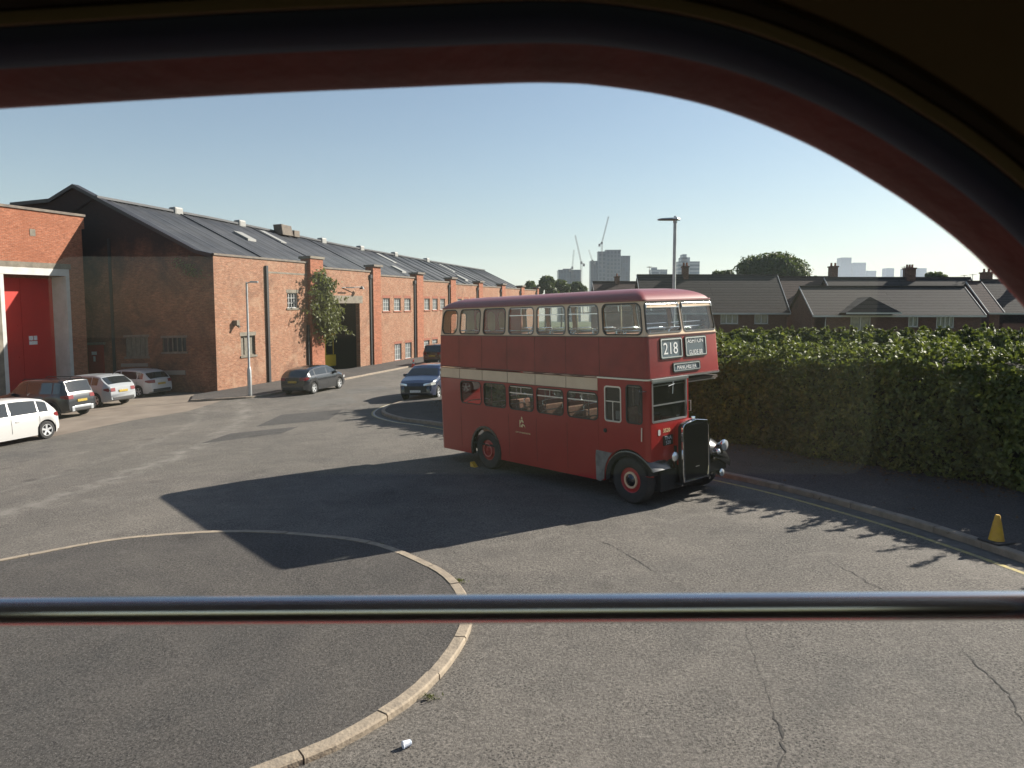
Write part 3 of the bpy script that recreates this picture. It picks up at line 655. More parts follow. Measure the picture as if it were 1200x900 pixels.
for i, (a, c, z0, z1, r, k) in enumerate(wins):
    if k in 'un':
        j = i if k == 'u' else i-7
        bars = [(a+.03, c-.03, 3.985, 4.005), (a+.05, c-.05, 4.155, 4.165), ((a+c)/2-.008, (a+c)/2+.008, 4.0, 4.17)] if j in (3, 4, 5) else ()
        window(a, c, z0, z1, r, M['bus_glass'], gask if j < 3 or k == 'n' or j == 6 else mat('dark_alu', (.12, .12, .12), .4, metal=.5), bars=bars)
    elif k == 'f':
        p = window(a, c, z0, z1, r, M['bus_glass'], gask, fw=.025)
        b = MB(); b.plate(rect(a+.03, c-.03, 4.075, 4.17), [rrect(a+.045, c-.045, 4.09, 4.155, .02)], .03, fn=lambda x, y, d: hull(x, y, d-.028))
        b.build('vent_flap', M['alu'], p)
        b = MB(); b.plate(rect(a+.045, c-.045, 4.09, 4.155), t=.012, fn=lambda x, y, d: hull(x, y, d-.015)); b.build('vent_slat', M['cream'], p)
    else: window(a, c, z0, z1, r, M['bus_glass'], gask)
for i, (a, c, z0, z1, r) in enumerate(lw):
    bars = [(a+.02, c-.02, 2.09, 2.115), (a+.04, c-.04, 2.25, 2.262), ((a+c)/2-.006, (a+c)/2+.006, 2.1, 2.26)] if i >= 2 else ()
    window(a, c, z0, z1, r, M['lower_glass'], gask if i < 2 else M['alu'] if False else gask, fw=.014, bars=bars)
for a, c, z0, z1, r in nlw: window(a, c, z0, z1, r, M['lower_glass'], gask)
p = window(-.65, -.18, 1.71, 2.46, .07, M['lower_glass'], M['alu'], bars=[(-.63, -.2, 2.13, 2.15), (-.43, -.41, 1.73, 2.13)], name='cab_door_window')
b = MB(); b.plate(rect(-.36, -.22, 1.76, 1.95), t=.004, fn=lambda a, c, d: hull(a, c, .024)); b.build('notice', M['white'], p)
window(-.04, .40, 1.72, 2.52, .09, M['lower_glass'], gask, name='cab_side_window')
a, c = sv(.13, 2), sv(1.24, 2)
WS = window(a, c, 1.75, 2.58, .05, M['lower_glass'], M['alu'], fw=.03, bars=[(a+.02, c-.02, 2.085, 2.11)], name='windscreen')
b = MB(); b.plate(rect(a-.02, c+.03, 2.58, 2.64), t=.04, fn=lambda x, y, d: hull(x, y, d-.035)); b.build('ledge', M['alu'], WS)
b = MB(); b.tube([(FF+.02, .78, 2.56), (FF+.035, .74, 2.3)], .006); b.tube([(FF+.03, .8, 2.5), (FF+.04, .6, 2.47)], .008); b.build('wiper', M['alu'], WS)
# destination boxes
def front_box(v0, v1, z0, z1, lines, r=.03, gl=None):
    a, c = sv(v0, 3.2), sv(v1, 3.2)
    b = MB(); b.plate(rrect(a, c, z0, z1, r), t=.02, fn=lambda x, y, d: hull(x, y, d-.006)); o = bp_('destination_box', b, M['blind'])
    b = MB(); b.plate(rrect(a-.03, c+.03, z0-.03, z1+.03, r+.02), [rrect(a+.004, c-.004, z0+.004, z1-.004, r)], .03, fn=lambda x, y, d: hull(x, y, d-.02)); b.build('surround', gask, o)
    b = MB(); b.plate(rrect(a-.006, c+.006, z0-.006, z1+.006, r), [rrect(a+.014, c-.014, z0+.014, z1-.014, r)], .012, fn=lambda x, y, d: hull(x, y, d-.026)); b.build('bead', M['alu'], o)
    for txt, size, vc, zc, sq in lines:
        b = MB(); text_mb(b, txt, size, lambda x, y, d: hull(sv(vc, 3.2)+x, zc+y, -.010-d), sq); b.build('lettering', M['lettering'], o)
    return o
front_box(.46, 1.12, 3.05, 3.43, [('218', .34, .77, 3.12, .95)])
front_box(1.26, 1.94, 3.05, 3.43, [('ASHTON', .135, 1.6, 3.31, 1.), ('GUIDE BR', .135, 1.6, 3.07, .8)])
front_box(.83, 1.68, 2.755, 2.905, [('MANCHESTER', .125, 1.26, 2.785, .82)])
# fleet number, badge and number plate below the windscreen
b = MB(); text_mb(b, '3520', .115, lambda x, y, d: (FF+.004+d, .57+x, 1.515+y), 1.); bp_('fleet_number', b, M['gold'])
b = MB(); b.plate(rrect(.3, .37, 1.47, 1.59, .02), t=.006, fn=lambda a, c, d: (FF+.002+d, a, c)); bp_('badge', b, M['white'])
b = MB(); b.plate(rrect(.45, .76, 1.24, 1.45, .02), t=.012, fn=lambda a, c, d: (FF+.002+d, a, c)); NP = bp_('number_plate', b, M['black'])
b = MB(); text_mb(b, 'TNA', .105, lambda x, y, d: (FF+.0165+d, .605+x, 1.36+y), 1.); text_mb(b, '520', .105, lambda x, y, d: (FF+.0165+d, .605+x, 1.262+y), 1.); b.build('lettering', mat('plate_letters', (.4, .42, .45), .5), NP)
# crest and owner's name on the offside
b = MB()
sd = lambda x, y, d=0: (x, -.003-d, y)
for poly in ([(-3.5, 1.28), (-3.44, 1.27), (-3.42, 1.33), (-3.36, 1.3), (-3.33, 1.26), (-3.36, 1.34), (-3.44, 1.36), (-3.5, 1.31)],
             [(-3.53, 1.38), (-3.5, 1.37), (-3.47, 1.42), (-3.41, 1.38), (-3.39, 1.41), (-3.43, 1.46), (-3.5, 1.45)],
             [(-3.49, 1.47), (-3.43, 1.47), (-3.44, 1.52), (-3.47, 1.54)], [(-3.55, 1.27), (-3.52, 1.27), (-3.53, 1.46), (-3.55, 1.44)]):
    b.plate(poly, t=.002, fn=lambda x, y, d: sd(x, y, d))
bp_('crest', b, M['gold'])
b = MB(); text_mb(b, 'CITY OF MANCHESTER', .052, lambda x, y, d: sd(-3.43+x, 1.12+y, d), 1.05); bp_('lettering', b, M['gold'])
# scuffed grey panel behind the front wheel
b = MB(); b.plate([(-.94, .385), (-.82, .36), (-.72, .43)]+[(x, z) for x, z in archpts(0, .70, .44)[:6]]+[(-.47, 1.03), (-.93, 1.04), (-.95, .9)], t=.01, fn=lambda a, c, d: (a, -.004-d, c)); bp_('stone_guard', b, M['greypanel'])
b = MB(); b.lathe([(0, .02), (.045, .02), (.05, 0)], (-.64, -.004, 1.5), 'y', 14); b.v = [(x, -.004-(y+.004), z) for x, y, z in b.v]; bp_('door_handle', b, M['black'])
b = MB(); b.tube([(.40, -.03, 1.66), (.40, -.04, 1.38)], .012); bp_('grab_handle', b, M['alu'])
b = MB(); b.tube([(.50, .03, 2.4), (.5, -.12, 2.42), (.47, -.17, 2.34)], .008); o = bp_('mirror', b, M['black'])
b = MB(); b.plate(rrect(.38, .5, 2.16, 2.46, .05), t=.03, fn=lambda a, c, d: (a, -.17-d, c)); b.build('mirror_head', M['black'], o, bevel=.01)
b = MB(); b.tube([(FF-.03, CW+.0, 2.1), (FF+.03, CW+.04, 2.1), (FF+.03, CW+.04, 1.88), (FF-.03, CW+.0, 1.88)], .009); bp_('cab_grab_rail', b, M['alu'])
# front wings
def wing(v0, v1, sgn, name):
    b = MB(); rows = []
    A = [PI*1.03-(PI*.90)*k/26 for k in range(27)]
    for k, a in enumerate(A):
        r = .665; fwd = max(0, math.cos(a)); ext = .10*fwd**2
        cx, cz = (r+ext)*math.cos(a), .5+(r-.02)*math.sin(a)+.03*fwd
        vo = v0; vi = v1
        nrm = (math.cos(a), math.sin(a))
        rows.append([(cx-nrm[0]*.13, vo-.0*sgn, cz-nrm[1]*.13), (cx-nrm[0]*.05, vo-.028*sgn, cz-nrm[1]*.05), (cx-nrm[0]*.012, vo-.015*sgn, cz-nrm[1]*.012), (cx, vo+.05*sgn, cz), (cx+.015*nrm[0], (vo+vi)/2, cz+.015*nrm[1]), (cx, vi, cz), (cx-nrm[0]*.03, vi, cz-nrm[1]*.03), (cx-nrm[0]*.03, vo+.05*sgn, cz-nrm[1]*.03)])
    b.grid(rows, loop=True); return bp_(name, b, M['black'], smooth=50)
wing(-.0, .52, 1, 'front_wing'); wing(BW, 1.72, -1, 'front_wing')
# apron bridging wing, cab front and radiator
b = MB(); b.plate([(.0, .66), (.78, .66), (.78, .98), (.55, .9), (.3, .97), (0, .9)], t=.05, fn=lambda a, c, d: (FF+.02-d, a, c)); b.box(.2, .45, .1, .8, .42, .66)
bp_('apron', b, M['black'], bevel=.015)
# nearside wing bulges up beside the bonnet behind the headlamp
b = MB(); rows = []
for i in range(15):
    u = -.72+1.5*i/14; hgt = .5+.70*math.sqrt(max(0, 1-(max(0, u)/.86)**2.6))*(1-.0*u) if u > 0 else .5+.70*math.sqrt(max(0, 1-(abs(u)/.8)**2.4)); row = []
    for j in range(13):
        f = j/12; v = 1.68+(BW-1.68+.02)*f; zz = hgt+.22*(1-f)**1.3*(hgt-.4)/.8-.16*f**4
        row.append((u+.03*math.sin(f*PI), v, zz))
    row.append((u, BW-.0, hgt-.3)); rows.append(row)
b.grid(rows); m0 = len(b.v); b.f.append(tuple(range(m0-14, m0))); b.mi.append(0); b.box(.5, .74, 1.72, 2.35, .5, .72); bp_('headlamp_pod', b, M['black'], smooth=60)
# bonnet and radiator
b = MB(); sec = [(.82, .8), (.82, 1.45), (.86, 1.6), (.98, 1.68), (1.25, 1.72), (1.52, 1.68), (1.64, 1.6), (1.69, 1.45), (1.69, .8)]
b.grid([[(u, 1.25+(v-1.25)*k, z) for v, z in sec] for u, k in ((-.85, 1.03), (-.1, 1.01), (.66, .98))]); bp_('bonnet', b, M['bus_red'], smooth=40)
def radloop(ins, n=8):
    v0, v1, z0, z1 = .80+ins, 1.68-ins, .45+ins, 1.70-ins; P = [(v0+.03, z0), (v1-.03, z0), (v1-.0, z0+.2), (v1, z1-.16)]
    for k in range(n+1): a = PI/2*k/n; P.append((v1-.13+.13*math.sin(PI/2-a) if False else v1-.13+.13*math.cos(a), z1-.15+.12*math.sin(a)))
    P.append(((v0+v1)/2, z1+.02))
    for k in range(n+1): a = PI/2+PI/2*k/n; P.append((v0+.13+.13*math.cos(a), z1-.15+.12*math.sin(a)))
    P += [(v0, z1-.16), (v0, z0+.2)]
    return P
b = MB(); b.plate(radloop(0), t=.14, fn=lambda a, c, d: (.66+d*.8, a, c)); RAD = bp_('radiator', b, M['dull_black'])
b = MB(); b.plate(radloop(-.012), [radloop(.035)], .05, fn=lambda a, c, d: (.75+d, a, c)); b.build('radiator_surround', M['chrome'], RAD, bevel=.012)
b = MB()
for k in range(26):
    v = .86+.76*k/25; b.box(.775, .792, v-.004, v+.004, .5, 1.62)
b.build('grille', M['black'], RAD)
b = MB(); b.lathe([(0, .07), (.05, .065), (.055, .03), (.035, .02), (.04, 0)], (.72, 1.24, 1.715), n=16); b.build('filler_cap', M['chrome'], RAD, smooth=50)
b = MB(); b.box(.796, .802, 1.2, 1.32, .72, .735); b.build('maker_bar', M['alu'], RAD)
b = MB(); b.box(.3, .5, .25, 2.2, .36, .46); b.box(-.2, .5, 1.75, 2.2, .4, .6); b.box(.55, .6, .8, 1.7, .42, 1.2); b.tube([(.5, .75, .4), (.78, .78, .4)], .035); b.tube([(.5, 1.7, .4), (.78, 1.7, .4)], .035); bp_('front_chassis', b, M['dull_black'])
def lampd(u, v, z, r, name='headlamp'):
    b = MB(); b.lathe([(0, -.16), (r*.5, -.13), (r*.95, -.03), (r*1.05, 0), (r*1.05, .02), (r*.97, .025)], (u, v, z), 'x', 20); o = bp_(name, b, M['chrome'], smooth=40)
    b = MB(); b.lathe([(r*.96, .02), (r*.6, .045), (0, .055)], (u, v, z), 'x', 20); b.build('lens', M['lamp'], o, smooth=40)
lampd(.66, .68, 1.0, .1); lampd(.80, 2.2, 1.04, .125); lampd(.83, 1.93, .94, .06, 'sidelamp'); lampd(.72, 2.2, .42, .09, 'fog_lamp')
# wheels
def wheel(u, v, out, rear):
    b = MB(); b.lathe([(.27, .02), (.3, .0), (.40, -.012), (.47, .0), (.497, .03), (.505, .06), (.505, .2), (.49, .25), (.3, .26), (.27, .24)], (0, 0, 0), 'y', 36)
    b.v = [(x+u, v+y*out, z+.503) for x, y, z in b.v]; w = bp_('wheel', b, M['rubber'], smooth=35)
    b = MB(); prof = [(0, .03), (.07, .028), (.075, .045), (.16, .05), (.19, .035), (.25, .04), (.285, .015), (.29, .1)] if not rear else [(0, -.02), (.06, -.015), (.07, .02), (.14, .03), (.15, .0), (.18, .0), (.2, .04), (.26, .05), (.285, .01), (.29, .1)]
    b.lathe(prof, (0, 0, 0), 'y', 30); b.v = [(x+u, v+y*out, z+.503) for x, y, z in b.v]; b.build('rim', M['rimred'], w, smooth=30)
    b = MB()
    if rear: b.lathe([(.155, -.006), (.17, -.012), (.185, -.006)], (0, 0, 0), 'y', 30)
    else: b.lathe([(.135, .03), (.14, .01), (.175, .01), (.18, .035)], (0, 0, 0), 'y', 30)
    b.v = [(x+u, v+y*out, z+.503) for x, y, z in b.v]; b.build('hub_ring', M['cream'] if not rear else mat('pale_red_ring', (.5, .14, .11), .5), w, smooth=30)
    b = MB(); b.lathe([(0, -.03), (.06, -.025), (.08, 0), (.13, .02)] if not rear else [(0, -.03), (.04, -.025), (.05, 0)], (0, 0, 0), 'y', 16); b.v = [(x+u, v+y*out, z+.503) for x, y, z in b.v]; b.build('hub', M['black'] if not rear else M['rimred'], w, smooth=40)
wheel(0, .03, 1, False); wheel(0, BW-.03, -1, False); wheel(-4.98, .06, 1, True); wheel(-4.98, BW-.06, -1, True)
# floors, wheel housings, interior
b = MB(); b.box(-7.1, -.86, .05, BW-.05, .62, .66); b.box(-5.7, -4.3, .36, BW-.36, .3, .6); b.box(-.86, .6, .3, BW-.75, .3, .72); b.box(-7.0, -.2, .5, BW-.5, .35, .55)
bp_('chassis', b, M['dull_black'])
b = MB(); b.box(-7.1, .5, .05, BW-.05, 2.5, 2.56); bp_('upper_floor', b, M['floor_brown'])
b = MB(); b.box(-7.0, .36, .13, BW-.13, 4.2, 4.21); bp_('upper_ceiling', b, M['ceil_cream'])
b = MB(); b.box(-7.05, .45, .06, BW-.06, 2.47, 2.49); bp_('lower_ceiling', b, M['ceil_cream'])
b = MB(); b.plate(rect(-6.0, -4.0, 2.56, 4.19), [rrect(-5.92, -5.62, 3.62, 4.1, .13), rrect(-5.42, -5.06, 3.6, 4.1, .14), rrect(-4.93, -4.66, 3.62, 4.1, .12)], .02, fn=lambda a, c, d: (a, .52+d, c)); b.box(-4.02, -4.0, .05, .54, 2.56, 3.5)
bp_('stair_panel', b, mat('stair_red', (.4, .025, .02), .4))
b = MB(); b.box(-.84, -.82, .06, BW-.06, .7, 1.6); bp_('saloon_partition', b, M['bus_red'])
b = MB(); b.box(-7.1, -7.08, .3, 1.5, .66, 2.3); bp_('rear_partition', b, M['bus_red'])
sb = MB(); sb.box(-.02, .38, 0, .84, .28, .42); sb.box(-.1, -.0, 0, .84, .3, .93)
sb2 = MB(); sb2.tube([(-.07, .02, .9), (-.08, .03, 1.02), (-.08, .12, 1.06), (-.08, .72, 1.06), (-.08, .81, 1.02), (-.07, .82, .9)], .014, 8)
seat0 = bp_('seat', sb, M['seat'], bevel=.03); rail0 = sb2.build('seat_rail', M['chrome'], seat0, smooth=50)
first = True
for zf, us in ((2.56, [-6.3+.78*k for k in range(9)]), (.66, [-5.9+.78*k for k in range(7)])):
    for k, u in enumerate(us):
        for side in (0, 1):
            if zf > 1 and side == 0 and -6.2 < u < -4.1: continue
            o = seat0 if first else copy_tree(seat0, BUS); first = False
            o.location = (u, .1 if side == 0 else BW-.94, zf)
b = MB()
for u in (-6.2, -5.1, -3.95, -2.4, -1.0):
    b.tube([(u, .95, 2.56), (u, .95, 4.2)], .015, 8); b.tube([(u+.3, .95, .66), (u+.3, .95, 2.48)], .015, 8)
b.tube([(-6.9, .2, 3.62), (.3, .2, 3.62)], .009, 6); b.tube([(.3, .2, 3.66), (.3, 2.2, 3.66)], .012, 6); b.tube([(.3, .2, 3.76), (.3, 2.2, 3.76)], .01, 6); b.tube([(.34, .2, 3.66), (.34, .2, 3.76)], .01, 6)
bp_('grab_poles', b, M['chrome'], smooth=50)
b = MB(); b.lathe([(.19, -.012), (.205, 0), (.19, .012), (.18, 0), (.19, -.012)], (0, 0, 0), 'x', 24); b.v = [(x+.18+z*.5, y+.62, z*.85+1.72) for x, y, z in b.v]; bp_('steering_wheel', b, M['black'])
b = MB(); b.box(-.55, -.45, .35, .85, 1.15, 1.95); b.box(-.5, -.05, .35, .85, 1.1, 1.25); bp_('driver_seat', b, M['seat'], bevel=.04)
b = MB(); b.box(-.84, .5, .05, 1.28, .9, 1.0); b.box(.3, .5, .1, 1.25, 1.3, 1.7); bp_('cab_floor', b, M['dull_black'])
b = MB(); b.box(-.06, .0, -.02, .1, 0, .08); o = None
# small yellow wheel chock by the rear tyre
wc = MB(); wc.plate([(0, 0), (.2, 0), (.04, .13), (0, .13)], t=.12, fn=lambda a, c, d: (a, d, c)); ch = wc.build('wheel_chock', M['cone_y'])
ch.matrix_world = frame_mtx(BX, BY, YAW) @ Matrix.Translation((-5.58, -.1, 0)); tag(ch, 'small yellow wedge against the rear tyre of the red double decker', 'wheel chock')

# ================================================================== CARS
def make_car(name, paint, label, x, y, ang, kind='hatch', L=4.0, Wd=1.76, H=1.47, wb=2.5, cladding=False, detail=True, wr=.31, group='parked cars', rimm='rim', badgeplate='plate_y'):
    """local x forward, origin below the centre"""
    root = empty(name, mtx=frame_mtx(x, y, ang), label=label, cat='car', group=group)
    xf, xr = L/2, -L/2; ax_f = xf-.82; ax_r = ax_f-wb
    gc = .2 if kind == 'hatch' else .26
    hb = .98 if kind == 'hatch' else 1.08                             # belt
    # top silhouette
    if kind == 'hatch': T = [(xr, .62), (xr+.02, .95), (xr+.1, 1.0), (xr+.47, H-.2), (xr+.62, H-.12), (xr+1.0, H-.04), (-.35, H), (.1, H+.0), (.35, H-.02), (.62, H-.13), (1.1, 1.03), (1.25, .99), (xf-.35, .84), (xf-.1, .72), (xf-.02, .55), (xf, .5)]
    elif kind == 'suv': T = [(xr, .7), (xr+.02, 1.05), (xr+.06, 1.12), (xr+.28, H-.05), (xr+.5, H), (0, H+.02), (.3, H), (.55, H-.1), (1.05, 1.17), (1.2, 1.13), (xf-.35, 1.03), (xf-.1, .93), (xf-.02, .7), (xf, .6)]
    else: T = [(xr, .7), (xr+.03, 1.02), (xr+.12, 1.1), (xr+.65, H-.09), (xr+1.0, H-.01), (0, H+.0), (.3, H-.02), (.55, H-.13), (1.08, 1.12), (1.22, 1.08), (xf-.35, .96), (xf-.1, .85), (xf-.02, .65), (xf, .55)]
    zt = lambda q: interp(q, T)
    def zbot(q):
        z = gc+.0+(.1 if q > xf-.15 or q < xr+.15 else 0)
        for a in (ax_f, ax_r):
            if abs(q-a) < wr+.06: z = max(z, wr+math.sqrt(max(0, (wr+.06)**2-(q-a)**2)))
        return z
    def hw(q):
        e = min(1, (q-xr)/.45) if q < 0 else min(1, (xf-q)/.7)
        e = max(0, e); return Wd/2*(.80+.20*math.sin(e*PI/2))
    def sec(q):
        w = hw(q); t_ = zt(q); zb_ = min(hb, t_-.05); z0 = min(zbot(q), zb_-.08); g = max(0, min(1, (t_-zb_-.05)/.38)); wr_ = w*(.93-.14*g)
        return [(q, 0, z0+.02), (q, w*.8, z0), (q, w*.97, z0+.0), (q, w*1.0, z0+(zb_-z0)*.3), (q, w*1.005, z0+(zb_-z0)*.62), (q, w*.985, zb_-.06), (q, w*.955, zb_), (q, wr_, t_-.06*(.4+.6*g)), (q, wr_*.93, t_-.018), (q, wr_*.6, t_+.0), (q, 0, t_+.012)]
    xs_ = sorted(set([round(xr+L*k/64, 3) for k in range(65)]+[t[0] for t in T]+[a+d for a in (ax_f, ax_r) for d in (-wr-.06, wr+.06)]))
    b = MB(); R = [sec(q) for q in xs_]
    rows = [r+[(p[0], -p[1], p[2]) for p in r[::-1][1:-1]] for r in R]
    b.grid(rows, loop=True); m_ = len(rows[0]); b.f += [tuple(range(m_)), tuple(range(len(b.v)-m_, len(b.v)))[::-1]]; b.mi += [0, 0]
    body = b.build('body', paint, root, smooth=38)
    # glass: side panes
    def side_pt(q, f, sg):
        s_ = sec(q); a_, c_ = s_[6], s_[7]; return (q, sg*(a_[1]+(c_[1]-a_[1])*f+.006), a_[2]+(c_[2]-a_[2])*f)
    tailx = xr+(.34 if kind == 'suv' else .5 if kind == 'hatch' else .72)
    edges = [(tailx, tailx+.38), (tailx+.44, -.02 if kind != 'coupe' else .05), (.06, .92)] if detail else [(tailx, .92)]
    for sg in (1, -1):
        for (qa, qb) in edges:
            b = MB(); P = []
            for k in range(9):
                q = qa+(qb-qa)*k/8; tt = (zt(q)-hb-.06)/(H-hb-.06); f1 = .92; f0 = .08
                P.append([side_pt(q, f0, sg), side_pt(q, f1 if tt > .3 else f1, sg)])
            b.grid(P); b.build('side_window', M['car_glass'], root, recalc=False)
    def end_glass(q0, q1, name, ins=.1):
        b = MB(); P = []
        for k in range(7):
            q = q0+(q1-q0)*k/6; s_ = sec(q); w_ = s_[8][1]-.02; P.append([(q, w_*j/4, s_[10][2]+(s_[8][2]-s_[10][2])*(j/4)**2+.007) for j in range(-4, 5)])
        b.grid([[(p[0], p[1], p[2]) for p in r] for r in P]); b.build(name, M['car_glass'], root, smooth=60)
    if kind == 'hatch': end_glass(xr+.12, xr+.46, 'rear_window'); end_glass(.64, 1.06, 'windscreen')
    elif kind == 'suv': end_glass(xr+.075, xr+.265, 'rear_window'); end_glass(.57, 1.02, 'windscreen')
    else: end_glass(xr+.17, xr+.6, 'rear_window'); end_glass(.57, 1.04, 'windscreen')
    # wheels
    for a in (ax_f, ax_r):
        for sg in (1, -1):
            yy = hw(a)-.02
            b = MB(); b.lathe([(wr*.62, .02), (wr*.66, .0), (wr*.93, 0), (wr, .03), (wr, .17), (wr*.9, .2), (0, .2)], (0, 0, 0), 'y', 24)
            b.v = [(p[0]+a, sg*(yy-p[1]), p[2]+wr) for p in b.v]; w = b.build('wheel', M['rubber'], root, smooth=35)
            b = MB(); b.lathe([(0, .035), (wr*.13, .03), (wr*.15, .045)], (0, 0, 0), 'y', 10)
            for k in range(5 if detail else 5):
                an = 2*PI*k/5+.3; d = (math.cos(an), math.sin(an)); n_ = (-d[1], d[0])
                r0, r1 = wr*.1, wr*.62; w0, w1 = wr*.1, wr*.13
                b.add([(d[0]*r0-n_[0]*w0, .03, d[1]*r0-n_[1]*w0), (d[0]*r0+n_[0]*w0, .03, d[1]*r0+n_[1]*w0), (d[0]*r1+n_[0]*w1, .012, d[1]*r1+n_[1]*w1), (d[0]*r1-n_[0]*w1, .012, d[1]*r1-n_[1]*w1)], [(0, 1, 2, 3)])
            b.lathe([(wr*.58, .02), (wr*.6, .004), (wr*.65, .004), (wr*.65, .03)], (0, 0, 0), 'y', 24)
            b.v = [(p[0]+a, sg*(yy-p[1]), p[2]+wr) for p in b.v]; b.build('rim', M[rimm], w)
            b = MB(); b.lathe([(0, .07), (wr*.62, .07)], (0, 0, 0), 'y', 20); b.v = [(p[0]+a, sg*(yy-p[1]), p[2]+wr) for p in b.v]; b.build('brake', M['plastic'], w)
            # dark wheel well
            b = MB(); b.lathe([(wr+.05, .035), (wr+.05, .3), (0, .3)], (0, 0, 0), 'y', 24); b.v = [(p[0]+a, sg*(hw(a)-p[1]), p[2]+wr) for p in b.v if True]; b.v = [(p[0], p[1], max(p[2], gc+.02)) for p in b.v]; b.build('wheel_well', M['plastic'], root)
            if cladding:
                b = MB(); b.lathe([(wr+.13, .03), (wr+.13, -.012), (wr+.05, -.016), (wr+.045, .03)], (0, 0, 0), 'y', 24, a0=-.1, a1=PI+.1); b.v = [(p[0]+a, sg*(hw(a)-p[1]), p[2]+wr) for p in b.v]; b.build('arch_cladding', M['plastic'], root, smooth=40)
    wR, wF = hw(xr+.03), hw(xf-.05)
    # tail lamps wrap the rear corners
    for sg in (1, -1):
        b = MB(); z0 = .78 if kind != 'suv' else .88
        P = []
        for q, k in ((xr-.012, .62), (xr-.012, .8), (xr-.006, .96), (xr+.12, 1.012), (xr+.3, 1.005)):
            w_ = hw(max(q, xr+.005)) if q > xr+.05 else wR*k; z1 = z0+.17
            if q > xr+.2: z0_ = z0+.07; z1 = z0+.15
            else: z0_ = z0
            P.append([(q, sg*w_*(1.0 if q <= xr+.05 else 1.012), z0_), (q+(.03 if q < xr+.05 else 0), sg*w_*(.985 if q <= xr+.05 else 1.0), z1)])
        b.grid(P); b.build('tail_lamp', M['tail'], root)
        b = MB(); P = []
        zh = .62 if kind == 'hatch' else .75
        for q in (xf-.06, xf-.2, xf-.42): P.append([(q+.02, sg*(hw(q)*1.012), zh), (q+.02, sg*(hw(q)*1.005), zh+.12)])
        P.insert(0, [(xf+.006, sg*wF*.55, zh-.02), (xf-.01, sg*wF*.55, zh+.07)])
        b.grid(P); b.build('headlamp', M['lamp'], root)
        b = MB(); b.box(.62, .8, sg*(Wd/2-.03), sg*(Wd/2+.16), hb-.02, hb+.12); b.build('mirror', paint, root, bevel=.03)
        if detail:
            for q in (-.12, .86):
                b = MB(); b.box(q-.16, q-.02, sg*(hw(q)*1.0), sg*(hw(q)*1.0+.02), hb-.2, hb-.17); b.build('door_handle', paint, root)
            b = MB()
            for q in (tailx+.41, .02, .98):
                P = []
                for k in range(7):
                    z_ = gc+.2+(hb-gc-.22)*k/6
                    s_ = sec(q); P.append([(q-.006, sg*(hw(q)*1.008+.001), z_), (q+.006, sg*(hw(q)*1.008+.001), z_)])
                b.grid(P)
            b.build('door_seam', M['plastic'], root)
    b = MB(); b.box(xr-.03, xr+.02, -.26, .26, (.72 if kind != 'hatch' else .66), (.83 if kind != 'hatch' else .77)); b.build('rear_plate', M[badgeplate], root)
    b = MB(); b.box(xf-.02, xf+.03, -.26, .26, .42, .53); b.build('front_plate', M['plate_w'], root)
    b = MB(); b.box(xf-.06, xf+.012, -wF*.72, wF*.72, .34 if kind == 'hatch' else .42, .62 if kind == 'hatch' else .72); b.build('grille', M['plastic'], root, bevel=.02)
    b = MB(); b.box(xr-.02, xr+.12, -wR*.85, wR*.85, gc+.06, gc+.24); b.build('rear_bumper', M['plastic'], root, bevel=.03)
    if kind == 'suv' and cladding:
        b = MB(); b.box(xr-.03, xr+.08, -wR*.62, wR*.62, gc+.19, gc+.3); b.box(xr-.03, xr+.08, wR*.6, wR*.8, gc+.05, gc+.27); b.box(xr-.03, xr+.08, -wR*.8, -wR*.6, gc+.05, gc+.27); b.build('skid_plate', M['car_silver'], root, bevel=.02)
        for sg in (1, -1):
            b = MB(); b.tube([(xr+.5, sg*.6, H-.0), (xr+.6, sg*.6, H+.06), (.3, sg*.6, H+.07), (.45, sg*.6, H)], .018, 6); b.build('roof_rail', M['plastic'], root)
    # roof aerial
    b = MB(); b.tube([(xr+.62, 0, H), (xr+.5, 0, H+.09)], [.018, .006], 6); b.build('aerial', M['plastic'], root)
    return root
# headings: nose to the wall, or along the road
AW = math.atan2(.9528, .3037); AN = math.atan2(.3037, -.9528)
def place_by_wheel(px, py, ang, L, wb, Wd, which, **k):
    """put a given wheel's ground contact at the photo point; which: 'rl','rr','fl','fr'"""
    x, y = gp(px, py); lx = (L/2-.82) if which[0] == 'f' else (L/2-.82-wb); ly = (Wd/2-.05)*(1 if which[1] == 'l' else -1)
    c, s_ = math.cos(ang), math.sin(ang); return x-(lx*c-ly*s_), y-(lx*s_+ly*c)
x, y = place_by_wheel(56, 514, AW+PI, 3.95, 2.5, 1.73, 'rl'); make_car('parked_car', M['car_white'], 'white five-door hatchback cut off by the left edge, parked side-on nearest the bus', x, y, AW+PI, 'hatch', 3.95, 1.73, 1.6, 2.5, wr=.33)
x, y = place_by_wheel(99, 485, AN+.05, 4.3, 2.67, 1.8, 'rr'); make_car('parked_car', M['car_dark'], 'dark grey off-roader with silver skid plate and roof rails, nose to the red doors', x, y, AN+.05, 'suv', 4.3, 1.8, 1.72, 2.67, cladding=True, wr=.345)
x, y = place_by_wheel(113, 477.5, AN-.03, 4.4, 2.68, 1.85, 'rl'); make_car('parked_car', M['car_silver'], 'pale silver crossover with slim tail lamps between the dark off-roader and the white hatchback', x, y, AN-.03, 'coupe', 4.4, 1.85, 1.6, 2.68, wr=.345)
x, y = place_by_wheel(163, 465.5, AN-.05, 4.25, 2.57, 1.78, 'rl'); make_car('parked_car', M['car_white'], 'white hatchback with dark rear window, farthest right of the row nosed to the wall', x, y, AN-.05, 'hatch', 4.25, 1.78, 1.54, 2.57)
